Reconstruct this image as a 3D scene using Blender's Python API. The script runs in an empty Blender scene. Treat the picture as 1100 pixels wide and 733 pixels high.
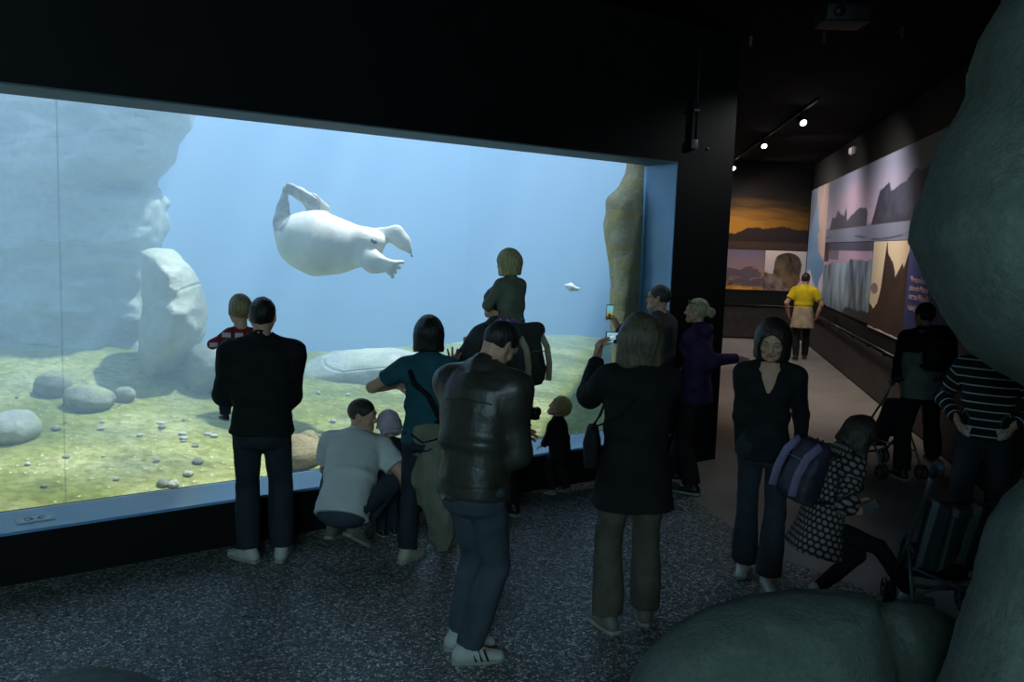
import bpy, bmesh, math, random
import numpy as np
from mathutils import Vector, Matrix
S = bpy.context.scene
COL = S.collection
random.seed(7)
PI = math.pi

# ------------------------------------------------------------------ camera
F_PX, CAM_H = 940.0, 2.2
PITCH, ROLL = math.radians(6.5), math.radians(2.0)
_cp, _sp, _cr, _sr = math.cos(PITCH), math.sin(PITCH), math.cos(ROLL), math.sin(ROLL)
_r0 = np.array([1., 0, 0]); _u0 = np.array([0, _sp, _cp])
CF = np.array([0, _cp, -_sp]); CR = _cr * _r0 + _sr * _u0; CU = _cr * _u0 - _sr * _r0
CO = np.array([0, 0, CAM_H])
cam_d = bpy.data.cameras.new('camera'); cam = bpy.data.objects.new('camera', cam_d); COL.objects.link(cam)
cam_d.sensor_width = 36.0; cam_d.lens = F_PX / 1100 * 36.0; cam_d.clip_start = .05; cam_d.clip_end = 200
cam.matrix_world = Matrix(((CR[0], CU[0], -CF[0], 0), (CR[1], CU[1], -CF[1], 0), (CR[2], CU[2], -CF[2], CAM_H), (0, 0, 0, 1)))
S.camera = cam


def ray(x, y):
    return CF + CR * ((x - 550) / F_PX) + CU * ((366.5 - y) / F_PX)


def pd(x, y, D):                       # point at forward depth D seen at pixel x, y
    return CO + ray(x, y) * D


def pz(x, y, z=0.0):                   # point on the horizontal plane at height z
    d = ray(x, y); return CO + d * ((z - CAM_H) / d[2])


def depth_of(P):
    return float((np.asarray(P) - CO) @ CF)


def proj(P):
    v = np.asarray(P) - CO; w = v @ CF
    return 550 + F_PX * (v @ CR) / w, 366.5 - F_PX * (v @ CU) / w


def nrm(v):
    v = np.asarray(v, float); n = np.linalg.norm(v); return v / n if n > 1e-9 else v


def rx(a): c, s = math.cos(a), math.sin(a); return np.array([[1, 0, 0], [0, c, -s], [0, s, c]])
def ry(a): c, s = math.cos(a), math.sin(a); return np.array([[c, 0, s], [0, 1, 0], [-s, 0, c]])
def rz(a): c, s = math.cos(a), math.sin(a); return np.array([[c, -s, 0], [s, c, 0], [0, 0, 1]])
D2R = math.radians


# ------------------------------------------------------------------ materials
def srgb(r, g, b):
    return tuple(((c / 255) / 12.92 if c / 255 <= .04045 else ((c / 255 + .055) / 1.055) ** 2.4) for c in (r, g, b)) + (1.0,)


class NT:
    def __init__(s, name):
        s.m = bpy.data.materials.new(name); s.m.use_nodes = True
        s.t = s.m.node_tree; s.t.nodes.clear()
        s.out = s.t.nodes.new('ShaderNodeOutputMaterial')

    def n(s, typ, _in=None, **kw):
        nd = s.t.nodes.new('ShaderNode' + typ)
        for k, v in kw.items(): setattr(nd, k, v)
        for k, v in (_in or {}).items():
            sk = nd.inputs[k]
            if hasattr(v, 'is_output') or isinstance(v, bpy.types.NodeSocket): s.t.links.new(v, sk)
            else: sk.default_value = v
        return nd

    def link(s, a, b): s.t.links.new(a, b)

    def ramp(s, fac, stops):
        r = s.n('ValToRGB', {'Fac': fac}); e = r.color_ramp.elements
        while len(e) < len(stops): e.new(.5)
        for i, (p, c) in enumerate(stops):
            e[i].position = p; e[i].color = c if len(c) == 4 else tuple(c) + (1,)
        return r.outputs['Color']

    def mix(s, fac, a, b, mode='MIX'):
        m = s.n('Mix', data_type='RGBA', blend_type=mode)
        for k, v in ((0, fac), (6, a), (7, b)):
            if isinstance(v, bpy.types.NodeSocket): s.t.links.new(v, m.inputs[k])
            else: m.inputs[k].default_value = v
        return m.outputs[2]

    def coord(s, scale=(1, 1, 1), which='Object'):
        tc = s.n('TexCoord'); mp = s.n('Mapping', {'Vector': tc.outputs[which], 'Scale': scale})
        return mp.outputs['Vector']

    def principled(s, color, rough=.6, bump=None, bump_d=.01, bump_s=.4, **kw):
        p = s.n('BsdfPrincipled', {'Base Color': color, 'Roughness': rough})
        for k, v in kw.items(): p.inputs[k.replace('_', ' ')].default_value = v
        if bump is not None:
            b = s.n('Bump', {'Height': bump, 'Distance': bump_d, 'Strength': bump_s}); s.link(b.outputs[0], p.inputs['Normal'])
        s.link(p.outputs[0], s.out.inputs['Surface'])
        return p


def dark(c, f): return tuple(x * f for x in c[:3]) + (1,)


_mc = {}


def M_cloth(name, rgb, rough=.85, weave=160, fold=9, var=.25, spec=.25):
    if name in _mc: return _mc[name]
    t = NT(name); c = srgb(*rgb)
    v = t.coord()
    n1 = t.n('TexNoise', {'Vector': v, 'Scale': fold, 'Detail': 4.0})
    n2 = t.n('TexNoise', {'Vector': v, 'Scale': weave, 'Detail': 2.0})
    colr = t.ramp(n1.outputs['Fac'], [(.3, dark(c, 1 - var)), (.7, dark(c, 1 + var))])
    h = t.n('Math', {0: n1.outputs['Fac'], 1: t.n('Math', {0: n2.outputs['Fac'], 1: .12}, operation='MULTIPLY').outputs[0]}, operation='ADD')
    t.principled(colr, rough, h.outputs[0], .02, .5, **{'Specular_IOR_Level': spec})
    _mc[name] = t.m; return t.m


def M_plain(name, rgb, rough=.5, metal=0.0, spec=.5, nz=0.0, scale=30):
    if name in _mc: return _mc[name]
    t = NT(name); c = srgb(*rgb)
    v = t.coord(); n1 = t.n('TexNoise', {'Vector': v, 'Scale': scale, 'Detail': 3.0})
    colr = t.ramp(n1.outputs['Fac'], [(.35, dark(c, 1 - nz)), (.65, dark(c, 1 + nz))])
    t.principled(colr, rough, n1.outputs['Fac'], .002, .2, Metallic=metal, **{'Specular_IOR_Level': spec})
    _mc[name] = t.m; return t.m


def M_hair(name, rgb, rough=.45):
    if name in _mc: return _mc[name]
    t = NT(name); c = srgb(*rgb)
    v = t.coord((130, 130, 9)); n1 = t.n('TexNoise', {'Vector': v, 'Scale': 1.0, 'Detail': 3.0})
    colr = t.ramp(n1.outputs['Fac'], [(.3, dark(c, .5)), (.7, dark(c, 1.45))])
    t.principled(colr, rough, n1.outputs['Fac'], .012, .7, **{'Specular_IOR_Level': .4})
    _mc[name] = t.m; return t.m


def M_skin(name, rgb):
    if name in _mc: return _mc[name]
    t = NT(name); c = srgb(*rgb)
    v = t.coord(); n1 = t.n('TexNoise', {'Vector': v, 'Scale': 22, 'Detail': 5.0})
    colr = t.ramp(n1.outputs['Fac'], [(.3, dark(c, .9)), (.7, (c[0] * 1.08, c[1] * 1.0, c[2] * .97, 1))])
    t.principled(colr, .5, n1.outputs['Fac'], .002, .2, **{'Specular_IOR_Level': .4})
    _mc[name] = t.m; return t.m


def M_attr(name, attr='Col', rough=.5, emit=0.0, spec=.4):     # a printed picture held in a colour attribute
    if name in _mc: return _mc[name]
    t = NT(name); a = t.n('Attribute', attribute_name=attr)
    p = t.principled(a.outputs['Color'], rough, **{'Specular_IOR_Level': spec})
    if emit:
        t.link(a.outputs['Color'], p.inputs['Emission Color']); p.inputs['Emission Strength'].default_value = emit
    _mc[name] = t.m; return t.m


def M_emit(name, rgb, strength):
    t = NT(name); e = t.n('Emission', {'Color': srgb(*rgb), 'Strength': strength}); t.link(e.outputs[0], t.out.inputs['Surface']); return t.m


# ------------------------------------------------------------------ objects
def tag(o, label=None, cat=None, group=None, kind=None):
    for k, v in (('label', label), ('category', cat), ('group', group), ('kind', kind)):
        if v: o[k] = v
    return o


def link(o, parent=None):
    COL.objects.link(o)
    if parent is not None: o.parent = parent
    return o


def empty(name, loc=(0, 0, 0), yaw=0.0):
    o = bpy.data.objects.new(name, None); o.empty_display_size = .1; o.location = [float(x) for x in loc]; o.rotation_euler = (0, 0, yaw)
    return link(o)


def mesh_np(name, V, Fq, mats, parent=None, smooth=True, fmat=None, loc=None, yaw=0.0):
    """V (n,3), Fq list/array of faces; linked as ONE mesh object"""
    me = bpy.data.meshes.new(name)
    V = np.asarray(V, np.float32)
    if isinstance(Fq, np.ndarray):
        k = Fq.shape[1]; nf = len(Fq)
        me.vertices.add(len(V)); me.vertices.foreach_set('co', V.ravel())
        me.loops.add(nf * k); me.loops.foreach_set('vertex_index', Fq.astype(np.int32).ravel())
        me.polygons.add(nf); me.polygons.foreach_set('loop_start', np.arange(0, nf * k, k, dtype=np.int32))
    else:
        me.from_pydata(V.tolist(), [], Fq)
    for m in (mats if isinstance(mats, (list, tuple)) else [mats]): me.materials.append(m)
    if fmat is not None: me.polygons.foreach_set('material_index', np.asarray(fmat, np.int32))
    me.polygons.foreach_set('use_smooth', np.full(len(me.polygons), smooth, bool))
    me.update(calc_edges=True); me.validate()
    o = bpy.data.objects.new(name, me)
    if loc is not None: o.location = [float(x) for x in loc]; o.rotation_euler = (0, 0, yaw)
    return link(o, parent)


class MB:
    """collects boxes, tubes and rings of one part"""
    def __init__(s): s.v = []; s.f = []

    def add(s, V, Fs):
        b = len(s.v); s.v += [tuple(float(q) for q in p) for p in V]; s.f += [tuple(b + i for i in f) for f in Fs]; return s

    def box(s, c, size, R=None, bev=0.0):
        c = np.asarray(c, float); h = np.asarray(size, float) / 2
        R = np.eye(3) if R is None else R
        if bev <= 0:
            P = [c + R @ (h * np.array([i, j, k])) for i in (-1, 1) for j in (-1, 1) for k in (-1, 1)]
            return s.add(P, [(0, 1, 3, 2), (4, 6, 7, 5), (0, 4, 5, 1), (2, 3, 7, 6), (0, 2, 6, 4), (1, 5, 7, 3)])
        bm = bmesh.new(); bmesh.ops.create_cube(bm, size=1.0)
        for v in bm.verts: v.co = Vector((v.co.x * 2 * h[0], v.co.y * 2 * h[1], v.co.z * 2 * h[2]))
        bmesh.ops.bevel(bm, geom=list(bm.edges), offset=min(bev, min(h) * .95), segments=3, profile=.5, affect='EDGES')
        bm.verts.index_update(); P = [c + R @ np.array(v.co) for v in bm.verts]; Fs = [[v.index for v in f.verts] for f in bm.faces]
        bm.free(); return s.add(P, Fs)

    def prism(s, poly, dz):
        """poly: list of 3D points of a planar outline, dz: extrusion vector"""
        n = len(poly); P = [np.asarray(p, float) for p in poly] + [np.asarray(p, float) + np.asarray(dz, float) for p in poly]
        return s.add(P, [tuple(range(n - 1, -1, -1)), tuple(range(n, 2 * n))] + [(i, (i + 1) % n, n + (i + 1) % n, n + i) for i in range(n)])

    def tube(s, pts, r, n=10, flat=1.0, up=(0, 0, 1)):
        pts = [np.asarray(p, float) for p in pts]; rr = r if isinstance(r, (list, tuple)) else [r] * len(pts)
        V = []; Fs = []
        for i, p in enumerate(pts):
            t = nrm(pts[min(i + 1, len(pts) - 1)] - pts[max(i - 1, 0)])
            a = np.cross(t, up)
            if np.linalg.norm(a) < 1e-3: a = np.cross(t, (1, 0, 0))
            a = nrm(a); b = np.cross(t, a)
            for k in range(n):
                q = 2 * PI * k / n; V.append(p + a * math.cos(q) * rr[i] + b * math.sin(q) * rr[i] * flat)
        for i in range(len(pts) - 1):
            for k in range(n):
                k2 = (k + 1) % n; Fs.append((i * n + k, i * n + k2, (i + 1) * n + k2, (i + 1) * n + k))
        Fs.append(tuple(range(n - 1, -1, -1))); Fs.append(tuple((len(pts) - 1) * n + k for k in range(n)))
        return s.add(V, Fs)

    def ring(s, c, R, r, axis, n=28, m=8, a0=0.0, a1=2 * PI):
        c = np.asarray(c, float); ax = nrm(axis); a = np.cross(ax, (0, 0, 1))
        if np.linalg.norm(a) < 1e-3: a = np.array([1., 0, 0])
        a = nrm(a); b = np.cross(ax, a); full = abs(a1 - a0 - 2 * PI) < 1e-6
        V = []; Fs = []; N = n if full else n + 1
        for i in range(N):
            q = a0 + (a1 - a0) * i / n; e = a * math.cos(q) + b * math.sin(q)
            for k in range(m):
                w = 2 * PI * k / m; V.append(c + e * (R + r * math.cos(w)) + ax * r * math.sin(w))
        for i in range(n):
            i2 = (i + 1) % N
            for k in range(m):
                k2 = (k + 1) % m; Fs.append((i * m + k, i2 * m + k, i2 * m + k2, i * m + k2))
        return s.add(V, Fs)

    def sphere(s, c, r, R=None, nu=14, nv=9):
        c = np.asarray(c, float); r = np.ones(3) * r; R = np.eye(3) if R is None else R
        V = [c + R @ (r * np.array([0, 0, 1]))]; Fs = []
        for j in range(1, nv):
            t = PI * j / nv
            for i in range(nu):
                p = 2 * PI * i / nu; V.append(c + R @ (r * np.array([math.sin(t) * math.cos(p), math.sin(t) * math.sin(p), math.cos(t)])))
        V.append(c + R @ (r * np.array([0, 0, -1]))); L = len(V) - 1
        for i in range(nu):
            i2 = (i + 1) % nu; Fs.append((0, 1 + i, 1 + i2)); Fs.append((L, 1 + (nv - 2) * nu + i2, 1 + (nv - 2) * nu + i))
            for j in range(nv - 2): Fs.append((1 + j * nu + i, 1 + (j + 1) * nu + i, 1 + (j + 1) * nu + i2, 1 + j * nu + i2))
        return s.add(V, Fs)

    def build(s, name, mat, parent=None, smooth=False, loc=None, yaw=0.0):
        o = mesh_np(name, s.v, s.f, mat, parent, smooth, loc=loc, yaw=yaw)
        return o


# ------------------------------------------------------------------ implicit surfaces
def fnoise(P, scale, seed=0, octv=3):
    rs = np.random.RandomState(seed); out = 0; amp = 1; tot = 0; sc = scale
    for _ in range(octv):
        w = rs.normal(size=(3, 3)); ph = rs.rand(6) * 6.28
        Q = P * sc
        Q = Q + .7 * np.sin(Q @ w + ph[:3]).astype(P.dtype)
        w2 = rs.normal(size=(3, 3)); out = out + amp * np.sin(Q @ w2 + ph[3:]).mean(-1); tot += amp; amp *= .5; sc *= 2.03
    return out / tot


class SDF:
    def __init__(s, h, k=.03): s.h = h; s.k = k; s.p = []; s.cuts = []; s.noise = None

    def cone(s, a, b, ra, rb, k=None, op='+', flat=None, capa=False, capb=False, bulge=0.0):
        s.p.append(('c', np.asarray(a, float), np.asarray(b, float), ra, rb, k, op, flat, capa, capb, bulge)); return s

    def chain(s, pts, rs, **kw):
        for i in range(len(pts) - 1): s.cone(pts[i], pts[i + 1], rs[i], rs[i + 1], **kw)
        return s

    def ell(s, c, r, R=None, k=None, op='+'):
        s.p.append(('e', np.asarray(c, float), np.asarray(r, float) * np.ones(3), np.eye(3) if R is None else R, None, k, op)); return s

    def loft(s, a, b, side, prof, ex=2.3, k=None, op='+', capa=False, capb=False, c0=0.0):
        s.p.append(('l', np.asarray(a, float), np.asarray(b, float), np.asarray(side, float), np.asarray(prof, float), k, op, ex, capa, capb, c0)); return s

    def fn(s, f, lo, hi, k=None, op='+'):
        s.p.append(('f', f, np.asarray(lo, float), np.asarray(hi, float), None, k, op)); return s

    def bounds(s, q):
        if q[0] == 'c': r = max(q[3], q[4]) + abs(q[10]); return np.minimum(q[1], q[2]) - r, np.maximum(q[1], q[2]) + r
        if q[0] == 'e': r = np.abs(q[3]) @ q[2]; return q[1] - r, q[1] + r
        if q[0] == 'f': return q[2], q[3]
        r = q[4][:, 1:].max() * 1.05; return np.minimum(q[1], q[2]) - r, np.maximum(q[1], q[2]) + r

    def ev(s, q, P):
        if q[0] == 'c':
            _, a, b, ra, rb, k, op, flat, ca, cb, bulge = q
            ab = b - a; L2 = max(ab @ ab, 1e-9); w = P - a; t0 = (w @ ab) / L2; t = np.clip(t0, 0, 1)
            w = w - t[..., None] * ab; sc = 1.0
            if flat is not None:
                ax, f = flat; ax = nrm(ax); w = w + ax * ((w @ ax)[..., None] * (1 / f - 1)); sc = min(1, f)
            r = ra + (rb - ra) * t
            if bulge: r = r + bulge * np.sin(PI * t)
            d = (np.sqrt((w * w).sum(-1)) - r) * sc
            L = math.sqrt(L2)
            if ca: d = np.maximum(d, -t0 * L)
            if cb: d = np.maximum(d, (t0 - 1) * L)
            return d
        if q[0] == 'e':
            _, c, r, R, _, k, op = q
            w = ((P - c) @ R) / r; l = np.sqrt((w * w).sum(-1)); g = w / r; gl = np.sqrt((g * g).sum(-1)) + 1e-9
            return l * (l - 1) / gl
        if q[0] == 'f': return q[1](P)
        _, a, b, side, prof, k, op, ex, ca, cb, c0 = q
        ab = b - a; L = np.linalg.norm(ab); ax = ab / L; sd = nrm(side - ax * (side @ ax)); fr = np.cross(ax, sd)
        w = P - a; t0 = (w @ ax) / L; t = np.clip(t0, prof[0, 0], prof[-1, 0])
        X = np.interp(t, prof[:, 0], prof[:, 1]); Y = np.interp(t, prof[:, 0], prof[:, 2])
        yo = np.interp(t, prof[:, 0], prof[:, 3]) if prof.shape[1] > 3 else 0
        px = np.abs(w @ sd) / X; py = np.abs(w @ fr + yo) / Y
        e = (px ** ex + py ** ex) ** (1 / ex); d = (e - 1) * np.minimum(X, Y)
        cap = np.maximum(prof[0, 0] - t0, t0 - prof[-1, 0]) * L
        d = np.where((d > 0) & (cap > 0), np.hypot(d, cap), np.maximum(d, cap))
        return d

    def build(s, smooth=0):
        h = s.h; lo = np.full(3, 1e9); hi = -lo
        for q in s.p:
            if q[6] == '+': a, b = s.bounds(q); lo = np.minimum(lo, a); hi = np.maximum(hi, b)
        lo = lo - 3 * h; hi = hi + 3 * h
        n = np.ceil((hi - lo) / h).astype(int) + 1
        G = np.full(n, 1.0, np.float32); ax = [lo[i] + h * np.arange(n[i]) for i in range(3)]
        for q in s.p:
            k = q[5] if q[5] is not None else s.k; a, b = s.bounds(q); m = k + 2.5 * h
            i0 = np.maximum(np.floor((a - m - lo) / h).astype(int), 0); i1 = np.minimum(np.ceil((b + m - lo) / h).astype(int) + 1, n)
            if (i1 <= i0).any(): continue
            sl = tuple(slice(i0[j], i1[j]) for j in range(3))
            P = np.stack(np.meshgrid(*[ax[j][sl[j]] for j in range(3)], indexing='ij'), -1)
            d = s.ev(q, P).astype(np.float32); g = G[sl]
            if q[6] == '+': hh = np.maximum(k - np.abs(g - d), 0) / max(k, 1e-6); G[sl] = np.minimum(g, d) - hh * hh * k * .25
            elif q[6] == '-': hh = np.maximum(k - np.abs(g + d), 0) / max(k, 1e-6); G[sl] = np.maximum(g, -d) + hh * hh * k * .25
        if s.cuts:
            P = np.stack(np.meshgrid(*ax, indexing='ij'), -1)
            for (c, nn) in s.cuts: G = np.maximum(G, ((P - np.asarray(c, float)) @ nrm(nn)).astype(np.float32))
        if s.noise is not None:
            near = np.abs(G) < 6 * h
            idx = np.argwhere(near); P = lo + idx * h
            G[near] += s.noise(P).astype(np.float32)
        return nets(G, lo, h)


def nets(G, lo, h):
    G = np.pad(G, 1, constant_values=1.0); lo = lo - h
    neg = G < 0; n = np.array(G.shape)
    c = neg[:-1, :-1, :-1].astype(np.int8)
    cnt = np.zeros(n - 1, np.int8)
    for i in (0, 1):
        for j in (0, 1):
            for k in (0, 1): cnt += neg[i:n[0] - 1 + i, j:n[1] - 1 + j, k:n[2] - 1 + k]
    act = (cnt > 0) & (cnt < 8); cells = np.argwhere(act)
    idx = np.full(n - 1, -1, np.int64); idx[act] = np.arange(len(cells))
    acc = np.zeros((len(cells), 3)); num = np.zeros(len(cells))
    cor = [(i, j, k) for i in (0, 1) for j in (0, 1) for k in (0, 1)]
    for a in cor:
        for axis in range(3):
            if a[axis]: continue
            b = list(a); b[axis] = 1
            ga = G[cells[:, 0] + a[0], cells[:, 1] + a[1], cells[:, 2] + a[2]]; gb = G[cells[:, 0] + b[0], cells[:, 1] + b[1], cells[:, 2] + b[2]]
            m = (ga < 0) != (gb < 0); t = np.where(m, ga / np.where(m, ga - gb, 1), 0)
            p = np.tile(np.array(a, float), (len(cells), 1)); p[:, axis] += t
            acc[m] += p[m]; num[m] += 1
    V = lo + h * (cells + acc / num[:, None])
    Fs = []
    for axis in range(3):
        u, v = (axis + 1) % 3, (axis + 2) % 3
        sl0 = [slice(None)] * 3; sl1 = [slice(None)] * 3; sl0[axis] = slice(0, -1); sl1[axis] = slice(1, None)
        cr = neg[tuple(sl0)] != neg[tuple(sl1)]; E = np.argwhere(cr)
        ok = (E[:, u] > 0) & (E[:, v] > 0) & (E[:, u] < n[u] - 1) & (E[:, v] < n[v] - 1); E = E[ok]
        fl = neg[tuple(E.T)]
        q = []
        for du, dv in ((-1, -1), (0, -1), (0, 0), (-1, 0)):
            e = E.copy(); e[:, u] += du; e[:, v] += dv; q.append(idx[tuple(e.T)])
        q = np.stack(q, 1); q[~fl] = q[~fl][:, ::-1]; Fs.append(q)
    Fs = np.concatenate(Fs); return V, Fs[(Fs >= 0).all(1)]


def join(parts):
    V = []; Fs = []; b = 0
    for v, f in parts: V.append(v); Fs.append(np.asarray(f) + b); b += len(v)
    return np.concatenate(V), np.concatenate(Fs)


def poly_d(px, py, poly):
    d = np.full(px.shape, 1e9); ins = np.zeros(px.shape, bool); n = len(poly)
    for i in range(n):
        x0, y0 = poly[i]; x1, y1 = poly[(i + 1) % n]; ex, ey = x1 - x0, y1 - y0
        t = np.clip(((px - x0) * ex + (py - y0) * ey) / max(ex * ex + ey * ey, 1e-12), 0, 1)
        d = np.minimum(d, np.hypot(px - x0 - t * ex, py - y0 - t * ey))
        c = ((y0 > py) != (y1 > py)) & (px < (x1 - x0) * (py - y0) / (y1 - y0 if y1 != y0 else 1e-12) + x0); ins ^= c
    return np.where(ins, -d, d)


def outline_rock(sd, px_poly, D, T, R, k=.08, back=None):
    """solid rounded rock whose silhouette is px_poly, standing at depth D, half thickness T, edge rounding R"""
    poly = [((x - 550) / F_PX * D, (366.5 - y) / F_PX * D) for x, y in px_poly]
    def f(P):
        w = P - CO; cf = w @ CF; a = w @ CR * (D / cf); b = w @ CU * (D / cf); c = cf - D
        d2 = poly_d(a, b, poly); i = np.clip(-d2 / R, 0, 1); wd = T * np.sqrt(np.maximum(1 - (1 - i) ** 2, 0))
        return np.where(d2 < 0, np.maximum((np.abs(c) - wd) * .7, -np.minimum(-d2, T)), np.hypot(d2, c))
    c3 = np.array([CO + (CR * a + CU * b + CF * D) * ((D + s * T) / D) for a, b in poly for s in (-1, 1)])
    return sd.fn(f, c3.min(0), c3.max(0), k=k)
# ------------------------------------------------------------------ window wall frame
WA = pz(0, 631.3); WB = pz(690, 507)
WD = nrm(WB - WA); WN = np.array([-WD[1], WD[0], 0.0])      # along the wall, into the pool
UZ = np.array([0, 0, 1.0])


def W(u, v, z): return WA + WD * u + WN * v + UZ * z
def wuv(P): d = np.asarray(P) - WA; return float(d @ WD), float(d @ WN)


def on_wall(x, y):
    d = ray(x, y); t = ((WA - CO) @ WN) / (d @ WN); P = CO + d * t; return float((P - WA) @ WD), float(P[2])


LEDGE, TOP, CEIL = .335, 3.0, 4.3
GV = np.mean([wuv(pz(x, y, LEDGE))[1] for x, y in ((0, 554.6), (240, 521), (341, 505.2), (573, 472))])
U_JAMB = on_wall(722.5, 260)[0]
U_END = on_wall(777, 350)[0]
U_L = -6.0
def on_glass(x, y):
    d = ray(x, y); t = ((W(0, GV, 0) - CO) @ WN) / (d @ WN); return wuv(CO + d * t)[0]
U_J2 = on_glass(697.5, 230)
print('glass depth', GV, 'jamb u', U_JAMB, 'end', U_END)
WR = np.stack([WD, WN, UZ], 1)


def wbox(mb, u0, u1, v0, v1, z0, z1, bev=0.0):
    return mb.box(W((u0 + u1) / 2, (v0 + v1) / 2, (z0 + z1) / 2), (u1 - u0, v1 - v0, z1 - z0), WR, bev)


# right (poster) wall frame
RA = pz(900, 397.5); RB = pz(938, 429); RD = nrm(RB - RA); RN = np.array([RD[1], -RD[0], 0.0])   # RD towards the camera
if RN[0] > 0: RN = -RN                                                                     # into the corridor
YB = pz(800, 363.5)[1]
tb = (YB - RA[1]) / RD[1]; CORNER = RA + RD * tb
def Rw(s, z, o=0.0): return CORNER + RD * s + RN * o + UZ * z
def on_right(x, y):
    d = ray(x, y); t = ((RA - CO) @ RN) / (d @ RN); P = CO + d * t; return float((P - CORNER) @ RD), float(P[2])
BN = np.array([0, -1.0, 0])
def on_back(x, y):
    d = ray(x, y); P = CO + d * (YB / d[1]); return float(P[0]), float(P[2])
print('back wall y', YB, 'corner', CORNER)

# ------------------------------------------------------------------ setting materials
def mat_black_wall():
    t = NT('black_paint'); v = t.coord(); n = t.n('TexNoise', {'Vector': v, 'Scale': 3.0, 'Detail': 5.0})
    n2 = t.n('TexNoise', {'Vector': v, 'Scale': 90.0, 'Detail': 2.0})
    c = t.ramp(n.outputs['Fac'], [(.3, srgb(14, 15, 15)), (.7, srgb(20, 21, 21))])
    t.principled(c, .62, n2.outputs['Fac'], .002, .3, **{'Specular_IOR_Level': .25}); return t.m
def mat_pebble_floor():
    t = NT('exposed_pebble_concrete'); v = t.coord()
    vo = t.n('TexVoronoi', {'Vector': v, 'Scale': 62.0, 'Randomness': 1.0})
    vd = t.n('TexVoronoi', {'Vector': v, 'Scale': 62.0, 'Randomness': 1.0}, feature='DISTANCE_TO_EDGE')
    big = t.n('TexNoise', {'Vector': v, 'Scale': 1.3, 'Detail': 4.0})
    hsv = t.n('SeparateColor', {'Color': vo.outputs['Color']})
    stone = t.ramp(hsv.outputs['Red'], [(0, srgb(90, 94, 93)), (.35, srgb(124, 128, 124)), (.55, srgb(152, 155, 148)), (.73, srgb(190, 188, 178)), (.87, srgb(246, 244, 238))])
    edge = t.n('MapRange', {'Value': vd.outputs['Distance'], 'From Min': .02, 'From Max': .16})
    c = t.mix(edge.outputs[0], srgb(58, 60, 60), stone)
    c = t.mix(t.n('MapRange', {'Value': big.outputs['Fac'], 'From Min': .3, 'From Max': .7, 'To Max': .3}).outputs[0], c, srgb(62, 62, 60))
    r = t.n('MapRange', {'Value': hsv.outputs['Green'], 'To Min': .25, 'To Max': .6})
    p = t.principled(c, .4, edge.outputs[0], .008, .9); t.link(r.outputs[0], p.inputs['Roughness']); return t.m
def mat_screed():
    t = NT('smooth_screed'); v = t.coord(); n = t.n('TexNoise', {'Vector': v, 'Scale': 1.6, 'Detail': 6.0})
    c = t.ramp(n.outputs['Fac'], [(.3, srgb(128, 124, 118)), (.7, srgb(152, 147, 140))])
    t.principled(c, .42, n.outputs['Fac'], .004, .2); return t.m
def mat_blue_steel():
    t = NT('blue_painted_steel'); v = t.coord(); n = t.n('TexNoise', {'Vector': v, 'Scale': 4.0, 'Detail': 6.0}); n2 = t.n('TexNoise', {'Vector': v, 'Scale': 45.0, 'Detail': 4.0})
    c = t.ramp(n.outputs['Fac'], [(.3, srgb(120, 170, 216)), (.7, srgb(130, 180, 224))])
    c = t.mix(t.n('MapRange', {'Value': n2.outputs['Fac'], 'From Min': .62, 'From Max': .75, 'To Max': .5}).outputs[0], c, srgb(66, 84, 96))
    t.principled(c, .34, n2.outputs['Fac'], .002, .25, Coat_Weight=.7, Coat_Roughness=.12); return t.m
def mat_rock(name, base, alt, algae=None, sc=1.0, al_lo=.45, crack=True, rough=.9):
    t = NT(name); v = t.coord((sc, sc, sc)); vz = t.coord((sc * .8, sc * .8, sc * 3.2))
    n = t.n('TexNoise', {'Vector': v, 'Scale': 2.2, 'Detail': 8.0, 'Roughness': .62}); n2 = t.n('TexNoise', {'Vector': v, 'Scale': 16.0, 'Detail': 8.0, 'Roughness': .7})
    st = t.n('TexNoise', {'Vector': vz, 'Scale': 2.0, 'Detail': 6.0})
    c = t.ramp(n.outputs['Fac'], [(.3, srgb(*base)), (.65, srgb(*alt))])
    c = t.mix(t.n('MapRange', {'Value': n2.outputs['Fac'], 'From Min': .35, 'From Max': .7, 'To Max': .55}).outputs[0], c, dark(srgb(*base), .55))
    if algae: c = t.mix(t.n('MapRange', {'Value': st.outputs['Fac'], 'From Min': al_lo, 'From Max': al_lo + .22}).outputs[0], c, srgb(*algae))
    h = t.n('Math', {0: n2.outputs['Fac'], 1: st.outputs['Fac']}, operation='ADD')
    hh = h.outputs[0]
    if crack:
        vd = t.n('TexVoronoi', {'Vector': vz, 'Scale': .4}, feature='DISTANCE_TO_EDGE')
        cr = t.n('MapRange', {'Value': vd.outputs['Distance'], 'From Min': .0, 'From Max': .012, 'To Max': .5})
        hh = t.n('Math', {0: h.outputs[0], 1: cr.outputs[0]}, operation='ADD').outputs[0]
    t.principled(c, rough, hh, .05, .6, **{'Specular_IOR_Level': .2}); return t.m
BLACK = mat_black_wall(); PEB = mat_pebble_floor(); SCREED = mat_screed(); BLUE = mat_blue_steel()


def struct(o): o['kind'] = 'structure'; return o


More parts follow.
